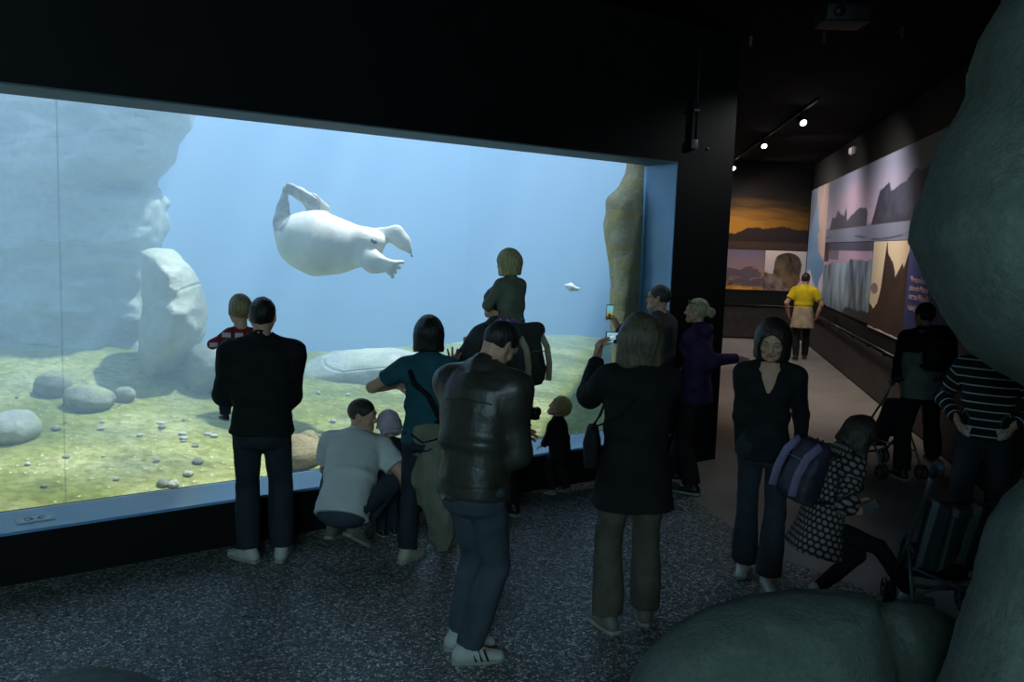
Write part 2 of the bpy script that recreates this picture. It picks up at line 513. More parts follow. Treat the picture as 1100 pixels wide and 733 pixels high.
# ------------------------------------------------------------------ room shell
UT = on_wall(700, 330)[0]
mb = MB()
wbox(mb, U_L, U_END, 0, GV + .12, -.05, LEDGE - .02)                 # below the window
wbox(mb, U_L, U_END, 0, GV + .12, TOP + .012, CEIL + .4)             # above it
wbox(mb, U_J2 + .05, U_END, .02, GV + .12, LEDGE - .02, TOP + .012); wbox(mb, U_JAMB + .012, U_END, 0, .03, LEDGE - .02, TOP + .012) # right of it
wbox(mb, U_L - .4, U_L, 0, GV + .12, -.05, CEIL + .4)
struct(mb.build('wall_window', BLACK))
mb = MB(); wbox(mb, U_L, U_J2 + .04, -.004, GV + .02, LEDGE - .02, LEDGE, .004); struct(mb.build('trim_1', BLUE))
mb = MB(); mb.prism([W(U_L, -.002, TOP), W(U_JAMB + .012, -.002, TOP), W(U_J2 + .03, GV + .02, TOP), W(U_L, GV + .02, TOP)], UZ * .012); struct(mb.build('trim_2', M_plain('grey_green_soffit', (84, 104, 108), .6)))
mb = MB(); mb.prism([W(U_JAMB, -.002, LEDGE), W(U_J2, GV + .1, LEDGE), W(U_J2 + .03, GV + .1, LEDGE), W(U_JAMB + .012, .03, LEDGE), W(U_JAMB + .012, -.002, LEDGE)], UZ * (TOP - LEDGE)); struct(mb.build('trim_3', BLUE))
GASK = M_plain('black_gasket', (12, 12, 13), .6)
mb = MB(); wbox(mb, U_J2 - .012, U_J2 + .02, GV - .012, GV + .005, LEDGE, TOP); struct(mb.build('trim_4', GASK))
# the acrylic pane
t = NT('acrylic_pane'); tr = t.n('BsdfTransparent', {'Color': (.97, .985, .985, 1)}); gl = t.n('BsdfGlossy', {'Roughness': .02, 'Color': (1, 1, 1, 1)})
fr = t.n('Fresnel', {'IOR': 1.30}); mx = t.n('MixShader', {0: fr.outputs[0], 1: tr.outputs[0], 2: gl.outputs[0]}); t.link(mx.outputs[0], t.out.inputs[0])
mb = MB(); wbox(mb, U_L, U_J2 - .002, GV, GV + .06, LEDGE - .01, TOP + .005); gp = struct(mb.build('window_1', t.m))
SEAMG = M_plain('pane_joint', (170, 190, 195), .4)
mb = MB(); us = wuv(pz(65, 532, LEDGE))[0]; wbox(mb, us - .006, us + .006, GV + .061, GV + .066, LEDGE, TOP)
t = NT('pane_joint_glue'); a_ = t.n('BsdfTransparent'); b_ = t.n('BsdfDiffuse', {'Color': (.8, .85, .85, 1)}); m_ = t.n('MixShader', {0: .10, 1: a_.outputs[0], 2: b_.outputs[0]}); t.link(m_.outputs[0], t.out.inputs[0])
mb.build('pane_joint', t.m, gp)

# corridor walls
END = W(U_END, 0, 0); EB = W(U_END, GV + .12, 0)
LD = nrm(-RD * np.array([1, 1, 0]))
BLc = EB + LD * ((YB - EB[1]) / LD[1])          # corridor left wall meets the back wall
mb = MB(); off = np.array([-.3, 0, 0])
mb.prism([EB + off, EB, BLc, BLc + off], UZ * (CEIL + .1)); struct(mb.build('wall_left', BLACK))
mb = MB(); mb.prism([BLc + off, CORNER + np.array([.5, 0, 0]), CORNER + np.array([.5, .3, 0]), BLc + off + np.array([0, .3, 0])], UZ * (CEIL + .4)); struct(mb.build('wall_back', BLACK))
RE = CORNER + RD * ((-5 - CORNER[1]) / RD[1])
mb = MB(); mb.prism([CORNER, RE, RE - RN * .3, CORNER - RN * .3], UZ * (CEIL + .4)); struct(mb.build('wall_right', BLACK))
LC = W(U_L - .4, 0, 0); LF = np.array([LC[0] - .5, -5, 0.])
mb = MB(); mb.prism([LC, LF, LF + np.array([-.3, 0, 0]), LC + np.array([-.3, 0, 0])], UZ * (CEIL + .4)); struct(mb.build('wall_side', BLACK))
mb = MB(); mb.prism([LC + np.array([0, 0, CEIL]), END + UZ * CEIL, EB + UZ * CEIL, BLc + UZ * CEIL, CORNER + UZ * CEIL, RE + UZ * CEIL, LF + UZ * CEIL], UZ * .12)
struct(mb.build('ceiling', M_plain('matt_black_ceiling', (11, 11, 12), .9, spec=.1)))
mb = MB(); mb.prism([LC + UZ * -.2, END + UZ * -.2, EB + UZ * -.2, BLc + UZ * -.2, CORNER + UZ * -.2, RE + UZ * -.2, LF + UZ * -.2], UZ * .196); struct(mb.build('floor_corridor', SCREED))
edge = [(696, 509), (716, 520), (738, 532), (760, 547), (790, 570), (815, 588), (850, 604), (900, 622), (960, 646), (1030, 676), (1100, 712)]
ep = [pz(*e) for e in edge]
# slightly smoothed border curve
ep2 = []
for i in range(len(ep) - 1):
    for k in range(4): ep2.append(ep[i] * (1 - k / 4) + ep[i + 1] * k / 4)
ep2.append(ep[-1])
poly = [LC + UZ * -.1, *[e + UZ * -.1 for e in ep2], np.array([2.2, -5, -.1]), LF + UZ * -.1]
poly[1] = W(wuv(ep2[0])[0], 0, -.1)
mb = MB(); mb.prism(poly, UZ * .1); struct(mb.build('floor', PEB))

# ------------------------------------------------------------------ the pool beyond the glass
def floor_h(u, v):
    u = np.asarray(u, float); v = np.asarray(v, float)
    z = .06 + .10 * v - .012 * u
    z = z + .16 * np.exp(-((u - 6.2) / 2.2) ** 2 - ((v - 4.6) / 1.2) ** 2) + .18 * np.exp(-((u - 1.0) / 1.6) ** 2 - ((v - 5.2) / 1.3) ** 2)
    drop = np.clip((v - 5.6 - .4 * np.sin(u * .9)) / 2.4, 0, 1); z = z - 2.6 * drop * drop * (3 - 2 * drop)
    P = np.stack([u, v, u * 0], -1)
    return z + .05 * fnoise(P, .9, 11) + .018 * fnoise(P, 4.0, 12)
def sand_mat():
    t = NT('algae_covered_sand'); v = t.coord()
    n = t.n('TexNoise', {'Vector': v, 'Scale': .9, 'Detail': 7.0, 'Roughness': .6}); n2 = t.n('TexNoise', {'Vector': v, 'Scale': 9.0, 'Detail': 8.0, 'Roughness': .75}); n3 = t.n('TexVoronoi', {'Vector': v, 'Scale': 11.0})
    c = t.ramp(n.outputs['Fac'], [(.3, srgb(108, 112, 52)), (.48, srgb(148, 148, 76)), (.64, srgb(184, 178, 124)), (.78, srgb(212, 206, 168))])
    c = t.mix(t.n('MapRange', {'Value': n2.outputs['Fac'], 'From Min': .45, 'From Max': .68, 'To Max': .8}).outputs[0], c, srgb(104, 98, 44))
    c = t.mix(t.n('MapRange', {'Value': n3.outputs['Distance'], 'From Min': .16, 'From Max': .09, 'To Max': .75}).outputs[0], c, srgb(226, 222, 196))
    h = t.n('Math', {0: n2.outputs['Fac'], 1: n3.outputs['Distance']}, operation='SUBTRACT')
    t.principled(c, .95, h.outputs[0], .06, .8, **{'Specular_IOR_Level': .1}); return t.m
ue0, ve0 = wuv(EB); ue1, ve1 = wuv(BLc)
def u_max(v): return ue0 + (v - ve0) * (ue1 - ue0) / (ve1 - ve0) - .02      # the corridor wall bounds the pool on the right
vs_ = np.linspace(GV + .07, 16, 200)
UU = U_L - 4 + np.linspace(0, 1, 240)[:, None] * (u_max(vs_)[None, :] - U_L + 4); VV = np.broadcast_to(vs_[None, :], UU.shape); ZZ = floor_h(UU, VV)
Pq = WA + UU[..., None] * WD + VV[..., None] * WN + ZZ[..., None] * UZ
ii = np.arange(240 * 200).reshape(240, 200)
quad = np.stack([ii[:-1, :-1], ii[1:, :-1], ii[1:, 1:], ii[:-1, 1:]], -1).reshape(-1, 4)
struct(mesh_np('floor_pool', Pq.reshape(-1, 3), quad, sand_mat()))
PALE = mat_rock('pale_pool_rock', (160, 158, 142), (206, 202, 184), (176, 176, 148), .8)
GREY = mat_rock('grey_pool_stone', (116, 116, 104), (166, 162, 144), (146, 150, 104), 2.5, crack=False)
TANK = mat_rock('pool_wall_rock', (110, 116, 112), (140, 144, 138), None, .5)
mb = MB(); wbox(mb, U_L - 5, 14, 16, 16.4, -4, 5.2); struct(mb.build('wall_pool_back', TANK))
mb = MB(); wbox(mb, U_L - 5, U_L - 4.6, GV + .12, 16, -4, 5.2); struct(mb.build('wall_pool_left', TANK))

def gz(P): u, v = wuv(P); return float(floor_h(u, v))
def pool_pt(x, y):                      # where the pixel's ray meets the pool floor
    d = ray(x, y); lo = None
    for t_ in np.arange(5, 30, .03):
        P = CO + d * t_
        u, v = wuv(P)
        if v > GV + .1 and P[2] < gz(P): return P
    return CO + d * 12
def rock_noise(a1, s1, a2, s2, seed):
    return lambda P: a1 * fnoise(P, s1, seed) + a2 * (1.2 * np.abs(fnoise(P * np.array([1, 1, 2.2]), s2, seed + 1)) - .3) * 1.4 + a2 * .5 * fnoise(P, s2 * 3.1, seed + 2)

# the big rock face on the left: three overhanging layers
D0 = depth_of(pool_pt(60, 425)) + 2.4
print('cliff depth', D0)
sd = SDF(.05, .1)
outline_rock(sd, [(-260, -60), (250, -60), (226, 80), (213, 116), (208, 140), (192, 156), (190, 176), (178, 190), (150, 206), (60, 214), (-260, 214)], D0 + .7, 1.7, .5)
outline_rock(sd, [(-260, 170), (60, 176), (150, 196), (166, 200), (178, 214), (176, 246), (170, 268), (150, 286), (40, 290), (-260, 300)], D0 + .75, 1.45, .35)
outline_rock(sd, [(-260, 240), (60, 240), (120, 250), (160, 266), (168, 320), (172, 370), (176, 440), (-260, 480)], D0 + .9, 1.5, .35)
outline_rock(sd, [(-260, 300), (40, 292), (110, 318), (130, 360), (120, 420), (-260, 440)], D0 + .55, 1.4, .4)
sd.noise = rock_noise(.12, .9, .13, 1.9, 31)
V, Q = sd.build(); tag(mesh_np('rock_cliff', V, Q, PALE), 'tall layered pale rock face rising out of the pool floor at the far left', 'rock')
sd = SDF(.035, .1); Db = D0 - 1.3
outline_rock(sd, [(150, 270), (166, 264), (186, 266), (204, 282), (216, 304), (223, 330), (222, 358), (212, 380), (190, 400), (160, 410), (146, 380), (150, 320)], Db, .95, .7)
sd.noise = rock_noise(.08, 1.1, .06, 2.7, 41)
V, Q = sd.build(); tag(mesh_np('boulder', V, Q, PALE), 'big smooth pale boulder leaning against the layered rock face in the pool', 'rock')
sd = SDF(.03, .08)
outline_rock(sd, [(200, 372), (222, 366), (244, 374), (258, 392), (250, 420), (205, 424), (196, 400)], Db - .2, .45, .3)
sd.noise = rock_noise(.03, 1.6, .02, 4, 51)
V, Q = sd.build(); tag(mesh_np('boulder', V, Q, GREY), 'squat grey block of stone at the foot of the big smooth boulder', 'rock')

# the whitish ridge behind the crouching man
sd = SDF(.04, .15); Dr = depth_of(pool_pt(380, 404))
outline_rock(sd, [(318, 398), (345, 382), (380, 376), (420, 373), (455, 380), (500, 392), (510, 430), (440, 440), (360, 432), (315, 424)], Dr + .5, .8, .35)
sd.noise = rock_noise(.05, 1.2, .03, 3, 61)
V, Q = sd.build(); tag(mesh_np('rock_ledge', V, Q, PALE), 'long low whitish rock ledge on the pool floor behind the crouching man', 'rock')

# brown rock pillar against the right end of the pane
BROWN = mat_rock('brown_algae_rock', (166, 148, 102), (206, 188, 144), (202, 160, 76), 1.6, .5)
Dp = depth_of(W(U_J2, GV + .5, 1.8))
sd = SDF(.03, .06)
outline_rock(sd, [(677, 120), (760, 120), (790, 520), (652, 520), (655, 440), (656, 360), (655, 300), (650, 262), (649, 236), (652, 212), (662, 204), (672, 186), (674, 160)], Dp, .42, .22)
sd.noise = rock_noise(.02, 2.2, .02, 5, 71)
sd.cuts.append((W(0, GV + .09, 0), -WN))
V, Q = sd.build(); tag(mesh_np('rock_pillar', V, Q, BROWN), 'upright brown algae-stained rock close behind the right end of the glass', 'rock')

# brown stone low behind the first man's legs
def stone(x, y, wpx, hpx, mat, seed, label, group=None, name='stone', yoff=0.0):
    P = pool_pt(x, y); D = depth_of(P); a = wpx / F_PX * D / 2; b = hpx / F_PX * D * .5
    h = max(a, b) / 9; sd = SDF(h, a * .2); rs = np.random.RandomState(seed)
    c = np.array([0, 0, b * .55])
    sd.ell(c, (a * .86, a * .7, b * .9), rz(rs.rand() * 3)); sd.ell(c + np.array([a * .3 * (rs.rand() - .3), .1 * a, -b * .1]), (a * .7, a * .6, b * .75), rz(rs.rand() * 3))
    sd.noise = lambda Q: .17 * a * fnoise(Q / a, 2.4, seed)
    V, Q = sd.build(); P[2] = gz(P)
    return tag(mesh_np(name, V, Q, mat, loc=P, yaw=rs.rand() * .6), label, 'stone' if wpx < 50 else 'rock', group)
BRST = mat_rock('brown_pool_stone', (128, 112, 78), (170, 152, 114), None, 2.5, crack=False)
stone(330, 492, 34, 40, BRST, 9, 'small upright brown stone behind the brown rounded rock', name='rock')
stone(318, 499, 74, 42, BRST, 3, 'brown rounded rock close behind the glass beside the first man\'s legs', name='rock')
stone(12, 474, 66, 46, PALE, 5, 'large pale rounded rock on the pool floor near the left end of the glass', name='rock')
stone(95, 437, 66, 32, GREY, 6, 'large flat grey stone in front of the layered rock face', name='rock')
stone(58, 424, 44, 34, GREY, 7, 'upright grey stone just behind the large flat grey one', name='rock')
stone(134, 431, 26, 20, GREY, 8, 'small grey stone close to the right side of the large flat grey one', name='rock')
rs = np.random.RandomState(21)
spots = [(175, 524, 17, 11), (186, 523, 16, 9), (202, 511, 15, 7), (213, 499, 17, 7), (168, 497, 9, 6), (125, 517, 8, 5), (47, 524, 8, 5), (108, 463, 9, 5), (230, 470, 10, 5), (60, 462, 14, 6), (150, 470, 8, 4), (30, 500, 8, 5)]
for _ in range(36): spots.append((rs.randint(-10, 650), rs.randint(420, 500), rs.randint(4, 12), rs.randint(3, 6)))
for i, (x, y, w, h) in enumerate(spots):
    stone(x, y, w, h, PALE if i % 3 else GREY, 100 + i, 'small loose stone scattered on the green pool floor', 'small stones scattered on the pool floor')

# the water
t = NT('pool_water')
sc_ = t.n('VolumeScatter', {'Color': (.48, .635, .77, 1), 'Density': .115, 'Anisotropy': .0}); ab_ = t.n('VolumeAbsorption', {'Color': (.20, .50, .74, 1), 'Density': .15})
ad = t.n('AddShader'); t.link(sc_.outputs[0], ad.inputs[0]); t.link(ab_.outputs[0], ad.inputs[1]); t.link(ad.outputs[0], t.out.inputs['Volume'])
mb = MB(); mb.prism([W(U_L - 4.5, GV + .08, -3.2), W(u_max(GV + .08) - .05, GV + .08, -3.2), W(u_max(15.9) - .05, 15.9, -3.2), W(U_L - 4.5, 15.9, -3.2)], UZ * 8.2); o = mb.build('water', t.m); o['kind'] = 'structure'

t = NT('sun_dapple_tint'); v = t.coord((1, 1, 1)); n = t.n('TexNoise', {'Vector': v, 'Scale': .8, 'Detail': 2.0}); vo = t.n('TexVoronoi', {'Vector': t.n('VectorMath', {0: v, 1: n.outputs['Color']}, operation='ADD').outputs[0], 'Scale': 1.5}, feature='SMOOTH_F1')
tb = t.n('BsdfTransparent'); t.link(t.ramp(vo.outputs['Distance'], [(.12, (.45, .47, .5)), (.42, (.72, .74, .76)), (.62, (1, 1, 1))]), tb.inputs[0]); t.link(tb.outputs[0], t.out.inputs[0])  # tint pattern put in to dapple the sunlight like ripple caustics
struct(mesh_np('water_surface_dapple', [W(U_L - 4.5, GV + .13, 5.04), W(u_max(GV + .13), GV + .13, 5.04), W(u_max(15.9), 15.9, 5.04), W(U_L - 4.5, 15.9, 5.04)], [(0, 1, 2, 3)], t.m))

# ------------------------------------------------------------------ light
def area(name, loc, target, size, power, rgb, size_y=None, spread=None):
    l = bpy.data.lights.new(name, 'AREA'); l.energy = power; l.color = srgb(*rgb)[:3]; l.size = size
    if size_y: l.shape = 'RECTANGLE'; l.size_y = size_y
    if spread: l.spread = spread
    o = bpy.data.objects.new(name, l); COL.objects.link(o); o.location = [float(q) for q in loc]
    o.rotation_euler = (Vector([float(q) for q in target]) - o.location).to_track_quat('-Z', 'Y').to_euler(); return o
sun = bpy.data.lights.new('sun', 'SUN'); sun.energy = 17.5; sun.angle = .03; sun.color = (1, .97, .9)
so = bpy.data.objects.new('sun', sun); COL.objects.link(so)
SUN_DIR = nrm(np.array([-.32, -.22, -1.0])); so.rotation_euler = Vector(SUN_DIR.tolist()).to_track_quat('-Z', 'Y').to_euler()
area('sky_over_pool', W(3, 8, 8.0), W(3, 8, 0), 16, 2600, (200, 225, 255), 14)
area('daylight_entrance', (-1.0, -4.6, 3.2), (1.2, 5.0, .7), 3.4, 275, (168, 214, 230), 1.8)
w = bpy.data.worlds.new('World'); S.world = w; w.use_nodes = True; w.node_tree.nodes['Background'].inputs[0].default_value = (0, 0, 0, 1)

S.view_settings.view_transform = 'Standard'; S.view_settings.look = 'None'; S.view_settings.gamma = 1.0; S.view_settings.exposure = 0.0
S.view_settings.use_curve_mapping = False
c_ = S.cycles
c_.use_denoising = True; c_.max_bounces = 8; c_.diffuse_bounces = 4; c_.glossy_bounces = 3; c_.transmission_bounces = 4; c_.volume_bounces = 2; c_.transparent_max_bounces = 12
c_.sample_clamp_indirect = 4.0; c_.use_adaptive_sampling = False; c_.caustics_reflective = False; c_.caustics_refractive = False; c_.blur_glossy = 1.0
# ------------------------------------------------------------------ the seal
def zs(x, y, D): return pd(260 + x / 4.582, 160 + y / 4.582, D)
SD = depth_of(pool_pt(360, 420)) - 1.3
SK = SD / F_PX / 4.582
sd = SDF(.017, .09)
CFv = CF
body = [(300, 450, 132), (370, 466, 152), (480, 480, 124), (590, 482, 84), (650, 470, 50)]
sd.chain([zs(x, y, SD + .02) for x, y, r in body], [r * SK for x, y, r in body])
sd.cone(zs(235, 400, SD + .1), zs(330, 430, SD + .05), 62 * SK, 110 * SK)
fl = (CF, .45)
sd.chain([zs(195, 420, SD + .05), zs(192, 360, SD + .02), zs(202, 290, SD), zs(214, 200, SD)], [40 * SK, 36 * SK, 27 * SK, 15 * SK], k=.03, flat=fl)
for i in range(4): sd.cone(zs(172 + 4 * i, 400 - i * 28, SD), zs(188 + i * 8, 345 - i * 42, SD), 14 * SK, 10 * SK, k=.01)
sd.chain([zs(400, 300, SD + .1), zs(345, 262, SD + .05), zs(280, 218, SD), zs(222, 184, SD)], [36 * SK, 37 * SK, 27 * SK, 13 * SK], k=.03, flat=fl)
for i in range(4): sd.cone(zs(360 - 36 * i, 250 - i * 22, SD - .03), zs(310 - 28 * i, 214 - i * 14, SD - .03), 13 * SK, 8 * SK, k=.01)
sd.chain([zs(570, 505, SD - .08), zs(650, 560, SD - .16), zs(690, 572, SD - .17)], [62 * SK, 46 * SK, 36 * SK], k=.05, flat=(CF, .6))
for tx, ty, r in ((788, 556, 13), (772, 585, 12), (752, 606, 13), (738, 630, 13)):
    sd.chain([zs(668, 556 + (ty - 590) * .45, SD - .19), zs((690 + tx) / 2 + 6, (570 + ty) / 2, SD - .215), zs(tx + 4, ty + 2, SD - .18)], [17 * SK, 15 * SK, r * SK * .75], k=.006)
sd.chain([zs(610, 430, SD + .05), zs(690, 424, SD + .02), zs(755, 418, SD), zs(795, 462, SD), zs(838, 524, SD)], [42 * SK, 27 * SK, 34 * SK, 27 * SK, 6 * SK], k=.05, flat=(CF, .5))
sd.cone(zs(600, 450, SD - .06), zs(662, 456, SD - .08), 58 * SK, 34 * SK, k=.07)       # the foreshortened head
sd.noise = lambda P: .004 * fnoise(P, 7, 5) + .0025 * fnoise(P * np.array([3, 1, .7]), 9, 6)
V, Q = sd.build()
t = NT('seal_fur'); v = t.coord(); n = t.n('TexNoise', {'Vector': v, 'Scale': 3.0, 'Detail': 6.0}); n2 = t.n('TexNoise', {'Vector': v, 'Scale': 30.0, 'Detail': 4.0})
c = t.ramp(n.outputs['Fac'], [(.3, srgb(178, 172, 156)), (.6, srgb(208, 203, 188))]); c = t.mix(t.n('MapRange', {'Value': n2.outputs['Fac'], 'From Min': .55, 'From Max': .75, 'To Max': .4}).outputs[0], c, srgb(150, 144, 128))
t.principled(c, .55, n2.outputs['Fac'], .01, .3)
t2 = NT('seal_flipper_skin'); v = t2.coord(); n = t2.n('TexNoise', {'Vector': v, 'Scale': 18.0, 'Detail': 5.0})
t2.principled(t2.ramp(n.outputs['Fac'], [(.35, srgb(118, 116, 108)), (.65, srgb(172, 168, 156))]), .55, n.outputs['Fac'], .02, .5)
fc = V[Q].mean(1)
pxy = np.array([proj(p) for p in fc]); zx = (pxy[:, 0] - 260) * 4.582; zy = (pxy[:, 1] - 160) * 4.582
fm = ((zx < 238) & (zy < 405) & (zx < 150 + (430 - zy) * .5 + 40) | (zy < 300 - (380 - zx) * .0) & (zx < 385) & (zy < 215 + (zx - 225) * .58)).astype(int)
seal = tag(mesh_np('seal', V, Q, [t.m, t2.m], fmat=fm), 'pale seal turning belly up in the water above the visitors', 'animal')
DK = M_plain('seal_dark', (28, 26, 24), .35)
mb = MB(); mb.sphere(zs(648, 455, SD - .155), (19 * SK, .02, 10 * SK), ry(.5)); mb.build('eye', DK, seal, True)
for tx, ty in ((793, 553), (777, 586), (757, 610), (742, 635), (840, 528)):
    mb = MB(); mb.tube([zs(tx - 8, ty - 4, SD - (.17 if tx < 800 else 0)), zs(tx + 3, ty + 4, SD - (.165 if tx < 800 else 0))], [6 * SK, 2 * SK], 6); mb.build('claw', DK, seal, True)
# made-up swimming shape in place of a small pale reflection
fp = pd(613, 309, SD + 1.0); sd = SDF(.01, .03)
sd.chain([fp + np.array([-.06, 0, .02]), fp, fp + np.array([.08, 0, -.02])], [.015, .035, .008]); sd.cone(fp, fp + np.array([.0, 0, .06]), .015, .006, flat=((0, 1, 0), .4)); sd.cone(fp + np.array([.07, 0, -.02]), fp + np.array([.11, 0, .0]), .008, .014, flat=((0, 1, 0), .4))
V, Q = sd.build(); tag(mesh_np('reflection_shape', V, Q, M_plain('reflection_pale', (225, 228, 226), .3)), 'tiny pale shape standing in for a reflection, far off in the blue water at the right', 'animal')

# ------------------------------------------------------------------ printed wall pictures
def N2(u, v, s, seed, o=4): return fnoise(np.stack([u, v, 0 * u], -1), s, seed, o)
def C3(*c): return np.array(srgb(*c)[:3])
def lerp(a, b, t): t = np.clip(t, 0, 1)[..., None]; return a * (1 - t) + b * t
def ridge(u, pts, rough=.02, seed=0): return np.interp(u, [p[0] for p in pts], [p[1] for p in pts]) + 1.8 * rough * N2(u, 0 * u, 26, seed, 5)


def pic_sunset(u, v):
    c = lerp(C3(176, 122, 40), C3(120, 86, 40), (v - .24) * 2.6); c = lerp(c, C3(34, 30, 30), (v - .42) * 4 + .5 * N2(u * 1.2, v * 3.2, 3, 2))
    c = lerp(c, C3(170, 132, 66), np.clip(1.2 * N2(u * .8, v * 7, 4, 8) - .3, 0, 1) * (v < .62) * (v > .26))
    c = lerp(c, C3(40, 32, 28), np.clip(1.5 * N2(u, v * 6, 3, 4), 0, 1) * (v > .3)); c = c * (1.15 - .75 * u)[..., None]
    m = ridge(u, [(0, .17), (.3, .17), (.45, .21), (.55, .29), (.65, .25), (.8, .3), (1, .26)], .02, 3); c = lerp(c, C3(42, 32, 28), (m - v) * 80)
    return lerp(c, C3(70, 52, 40), (v < .1) * .8)
def pic_peaks(u, v):
    c = lerp(C3(150, 120, 120), C3(104, 98, 118), (v - .5) * 2)
    m = ridge(u, [(0, .5), (.3, .62), (.5, .56), (.7, .5), (.88, .62), (1, .45)], .03, 5); c = lerp(c, lerp(C3(96, 84, 92), C3(205, 160, 100), 1.4 * N2(u, v, 9, 6) + .3), (m - v) * 60)
    m = ridge(u, [(0, .42), (.12, .2), (.25, .3), (.42, .44), (.55, .22), (.8, .1), (1, .06)], .03, 7); return lerp(c, lerp(C3(70, 52, 46), C3(222, 160, 74), 2 * N2(u * 1.3 - v, v, 7, 9) + .4), (m - v) * 60)
def pic_crag(u, v):
    c = lerp(C3(190, 172, 172), C3(214, 196, 186), v)
    rr = ((u - .55) / (.33 + .05 * N2(u, v, 5, 2))) ** 2 + ((v - .5) / .46) ** 4; c = lerp(c, lerp(C3(40, 34, 30), C3(122, 100, 72), .9 * N2(u, v * .6, 8, 3) + .5), (1 - rr) * 14)
    m = ridge(u, [(0, .5), (.1, .42), (.35, .42), (.6, .12), (.75, .02), (1, .0)], .05, 4); return lerp(c, lerp(C3(64, 56, 54), C3(150, 128, 116), N2(u, v, 12, 5) + .5), (m - v) * 40)
def pic_ice(u, v):
    c = lerp(C3(92, 150, 196), C3(122, 140, 160), v * 1.1)
    e = ridge(v, [(0, 1), (.34, 1.02), (.42, .72), (.55, .6), (.7, .5), (1, .42)], .08, 3); c = lerp(c, lerp(C3(150, 120, 116), C3(216, 190, 180), N2(u, v * .3, 9, 4) + .5), (u - e) * 30)
    e = ridge(v, [(0, 0), (.55, 0), (.7, .2), (.85, .38), (1, .3)], .06, 6); c = lerp(c, C3(104, 116, 128), (e - u) * 20)
    m = ridge(u, [(0, .24), (.3, .3), (.45, .16), (.7, .14), (1, .24)], .04, 7); return lerp(c, C3(222, 212, 214), (m - v) * 40)
def pic_stacks(u, v):
    c = lerp(C3(190, 178, 200), C3(130, 134, 156), (v - .3) * 1.7); c = lerp(c, C3(200, 164, 182), np.exp(-((u - .28) / .1) ** 2 - ((v - .55) / .3) ** 2) * .6)
    c = lerp(c, C3(132, 142, 166), (.24 - v) * 30 + .4 * N2(u, v * 5, 8, 2)); c = lerp(c, C3(84, 92, 112), (np.abs(v - .07 - .05 * np.sin(u * 9)) < .012) * (N2(u, v * 4, 7, 21) > 0) * 1.0)
    ja = np.abs(N2(u, 0 * u, 60, 78, 3)) * .05; m = ja + ridge(u, [(.04, .2), (.07, .4), (.1, .38), (.13, .5), (.15, .44), (.2, .38), (.22, .5), (.235, .3), (.3, .4), (.34, .45), (.4, .44), (.42, .36), (.421, .2)], .015, 3); c = lerp(c, C3(74, 82, 100), (m - v) * 90 * (v > .2) * (u > .04) * (u < .42))
    ja = np.abs(N2(u, 0 * u, 40, 77, 3)) * .06; m = ja + ridge(u, [(.449, .2), (.455, .24), (.5, .64), (.56, .72), (.575, .6), (.66, .68), (.71, .8), (.74, .74), (.8, .86), (.835, .97), (.85, .96), (.87, 1.03), (.92, 1.08), (.96, 1.0), (.975, .8), (1, .72)], .012, 4)
    return lerp(c, lerp(C3(44, 50, 64), C3(88, 92, 110), 1.2 * N2(u * 4, v * .8, 9, 6) + .4), (m * .92 - v) * 90 * (v > .2) * (u > .45))
def pic_glacier(u, v):
    c = lerp(C3(160, 140, 172), C3(208, 178, 202), N2(u, v, 3, 2) + .5); c = lerp(c, C3(88, 92, 116), (v > .88) + (u < .36) * (v > .74) * .7 + .0); c = lerp(c, C3(74, 60, 60), (u < .12) * (v > .7))
    m = ridge(u, [(0, .66), (.3, .7), (.6, .75), (1, .8)], .03, 3); g = lerp(C3(72, 88, 108), C3(178, 206, 222), .9 * N2(u * 2.6, v * .35, 9, 4) + .45); g = lerp(g, C3(60, 70, 92), (.3 - v + .12 * N2(u, v, 6, 7)) * 1.6)
    c = lerp(c, g, (m - v) * 50); mm = ridge(u, [(0, .02), (.5, .02), (.6, .1), (1, .16)], .03, 8); return lerp(c, C3(52, 54, 66), (mm - v) * 40)
def pic_spire(u, v):
    c = lerp(C3(240, 226, 190), C3(232, 216, 184), v)
    m = ridge(u, [(0, .3), (.15, .24), (.25, .3), (.33, .5), (.4, .98), (.42, 1.0), (.46, .88), (.58, .8), (.68, .68), (.7, .62), (.76, .68), (.86, .78), (.9, .74), (1, .9)], .015, 3)
    c = lerp(c, lerp(C3(44, 36, 36), C3(84, 68, 62), .6 * N2(u, v * .6, 8, 4) + .4), (m - v) * 90); r = ((u - .12) / .12) ** 2 + ((v - .46) / .06) ** 2 + .4 * N2(u, v, 14, 6)
    c = lerp(c, C3(150, 128, 138), (1 - r) * 5); return lerp(c, C3(226, 208, 204), (.018 + .012 * N2(u, 0 * u, 20, 2) - v) * 200)
def pic_plain(u, v): return lerp(C3(50, 64, 118), C3(86, 96, 158), v)


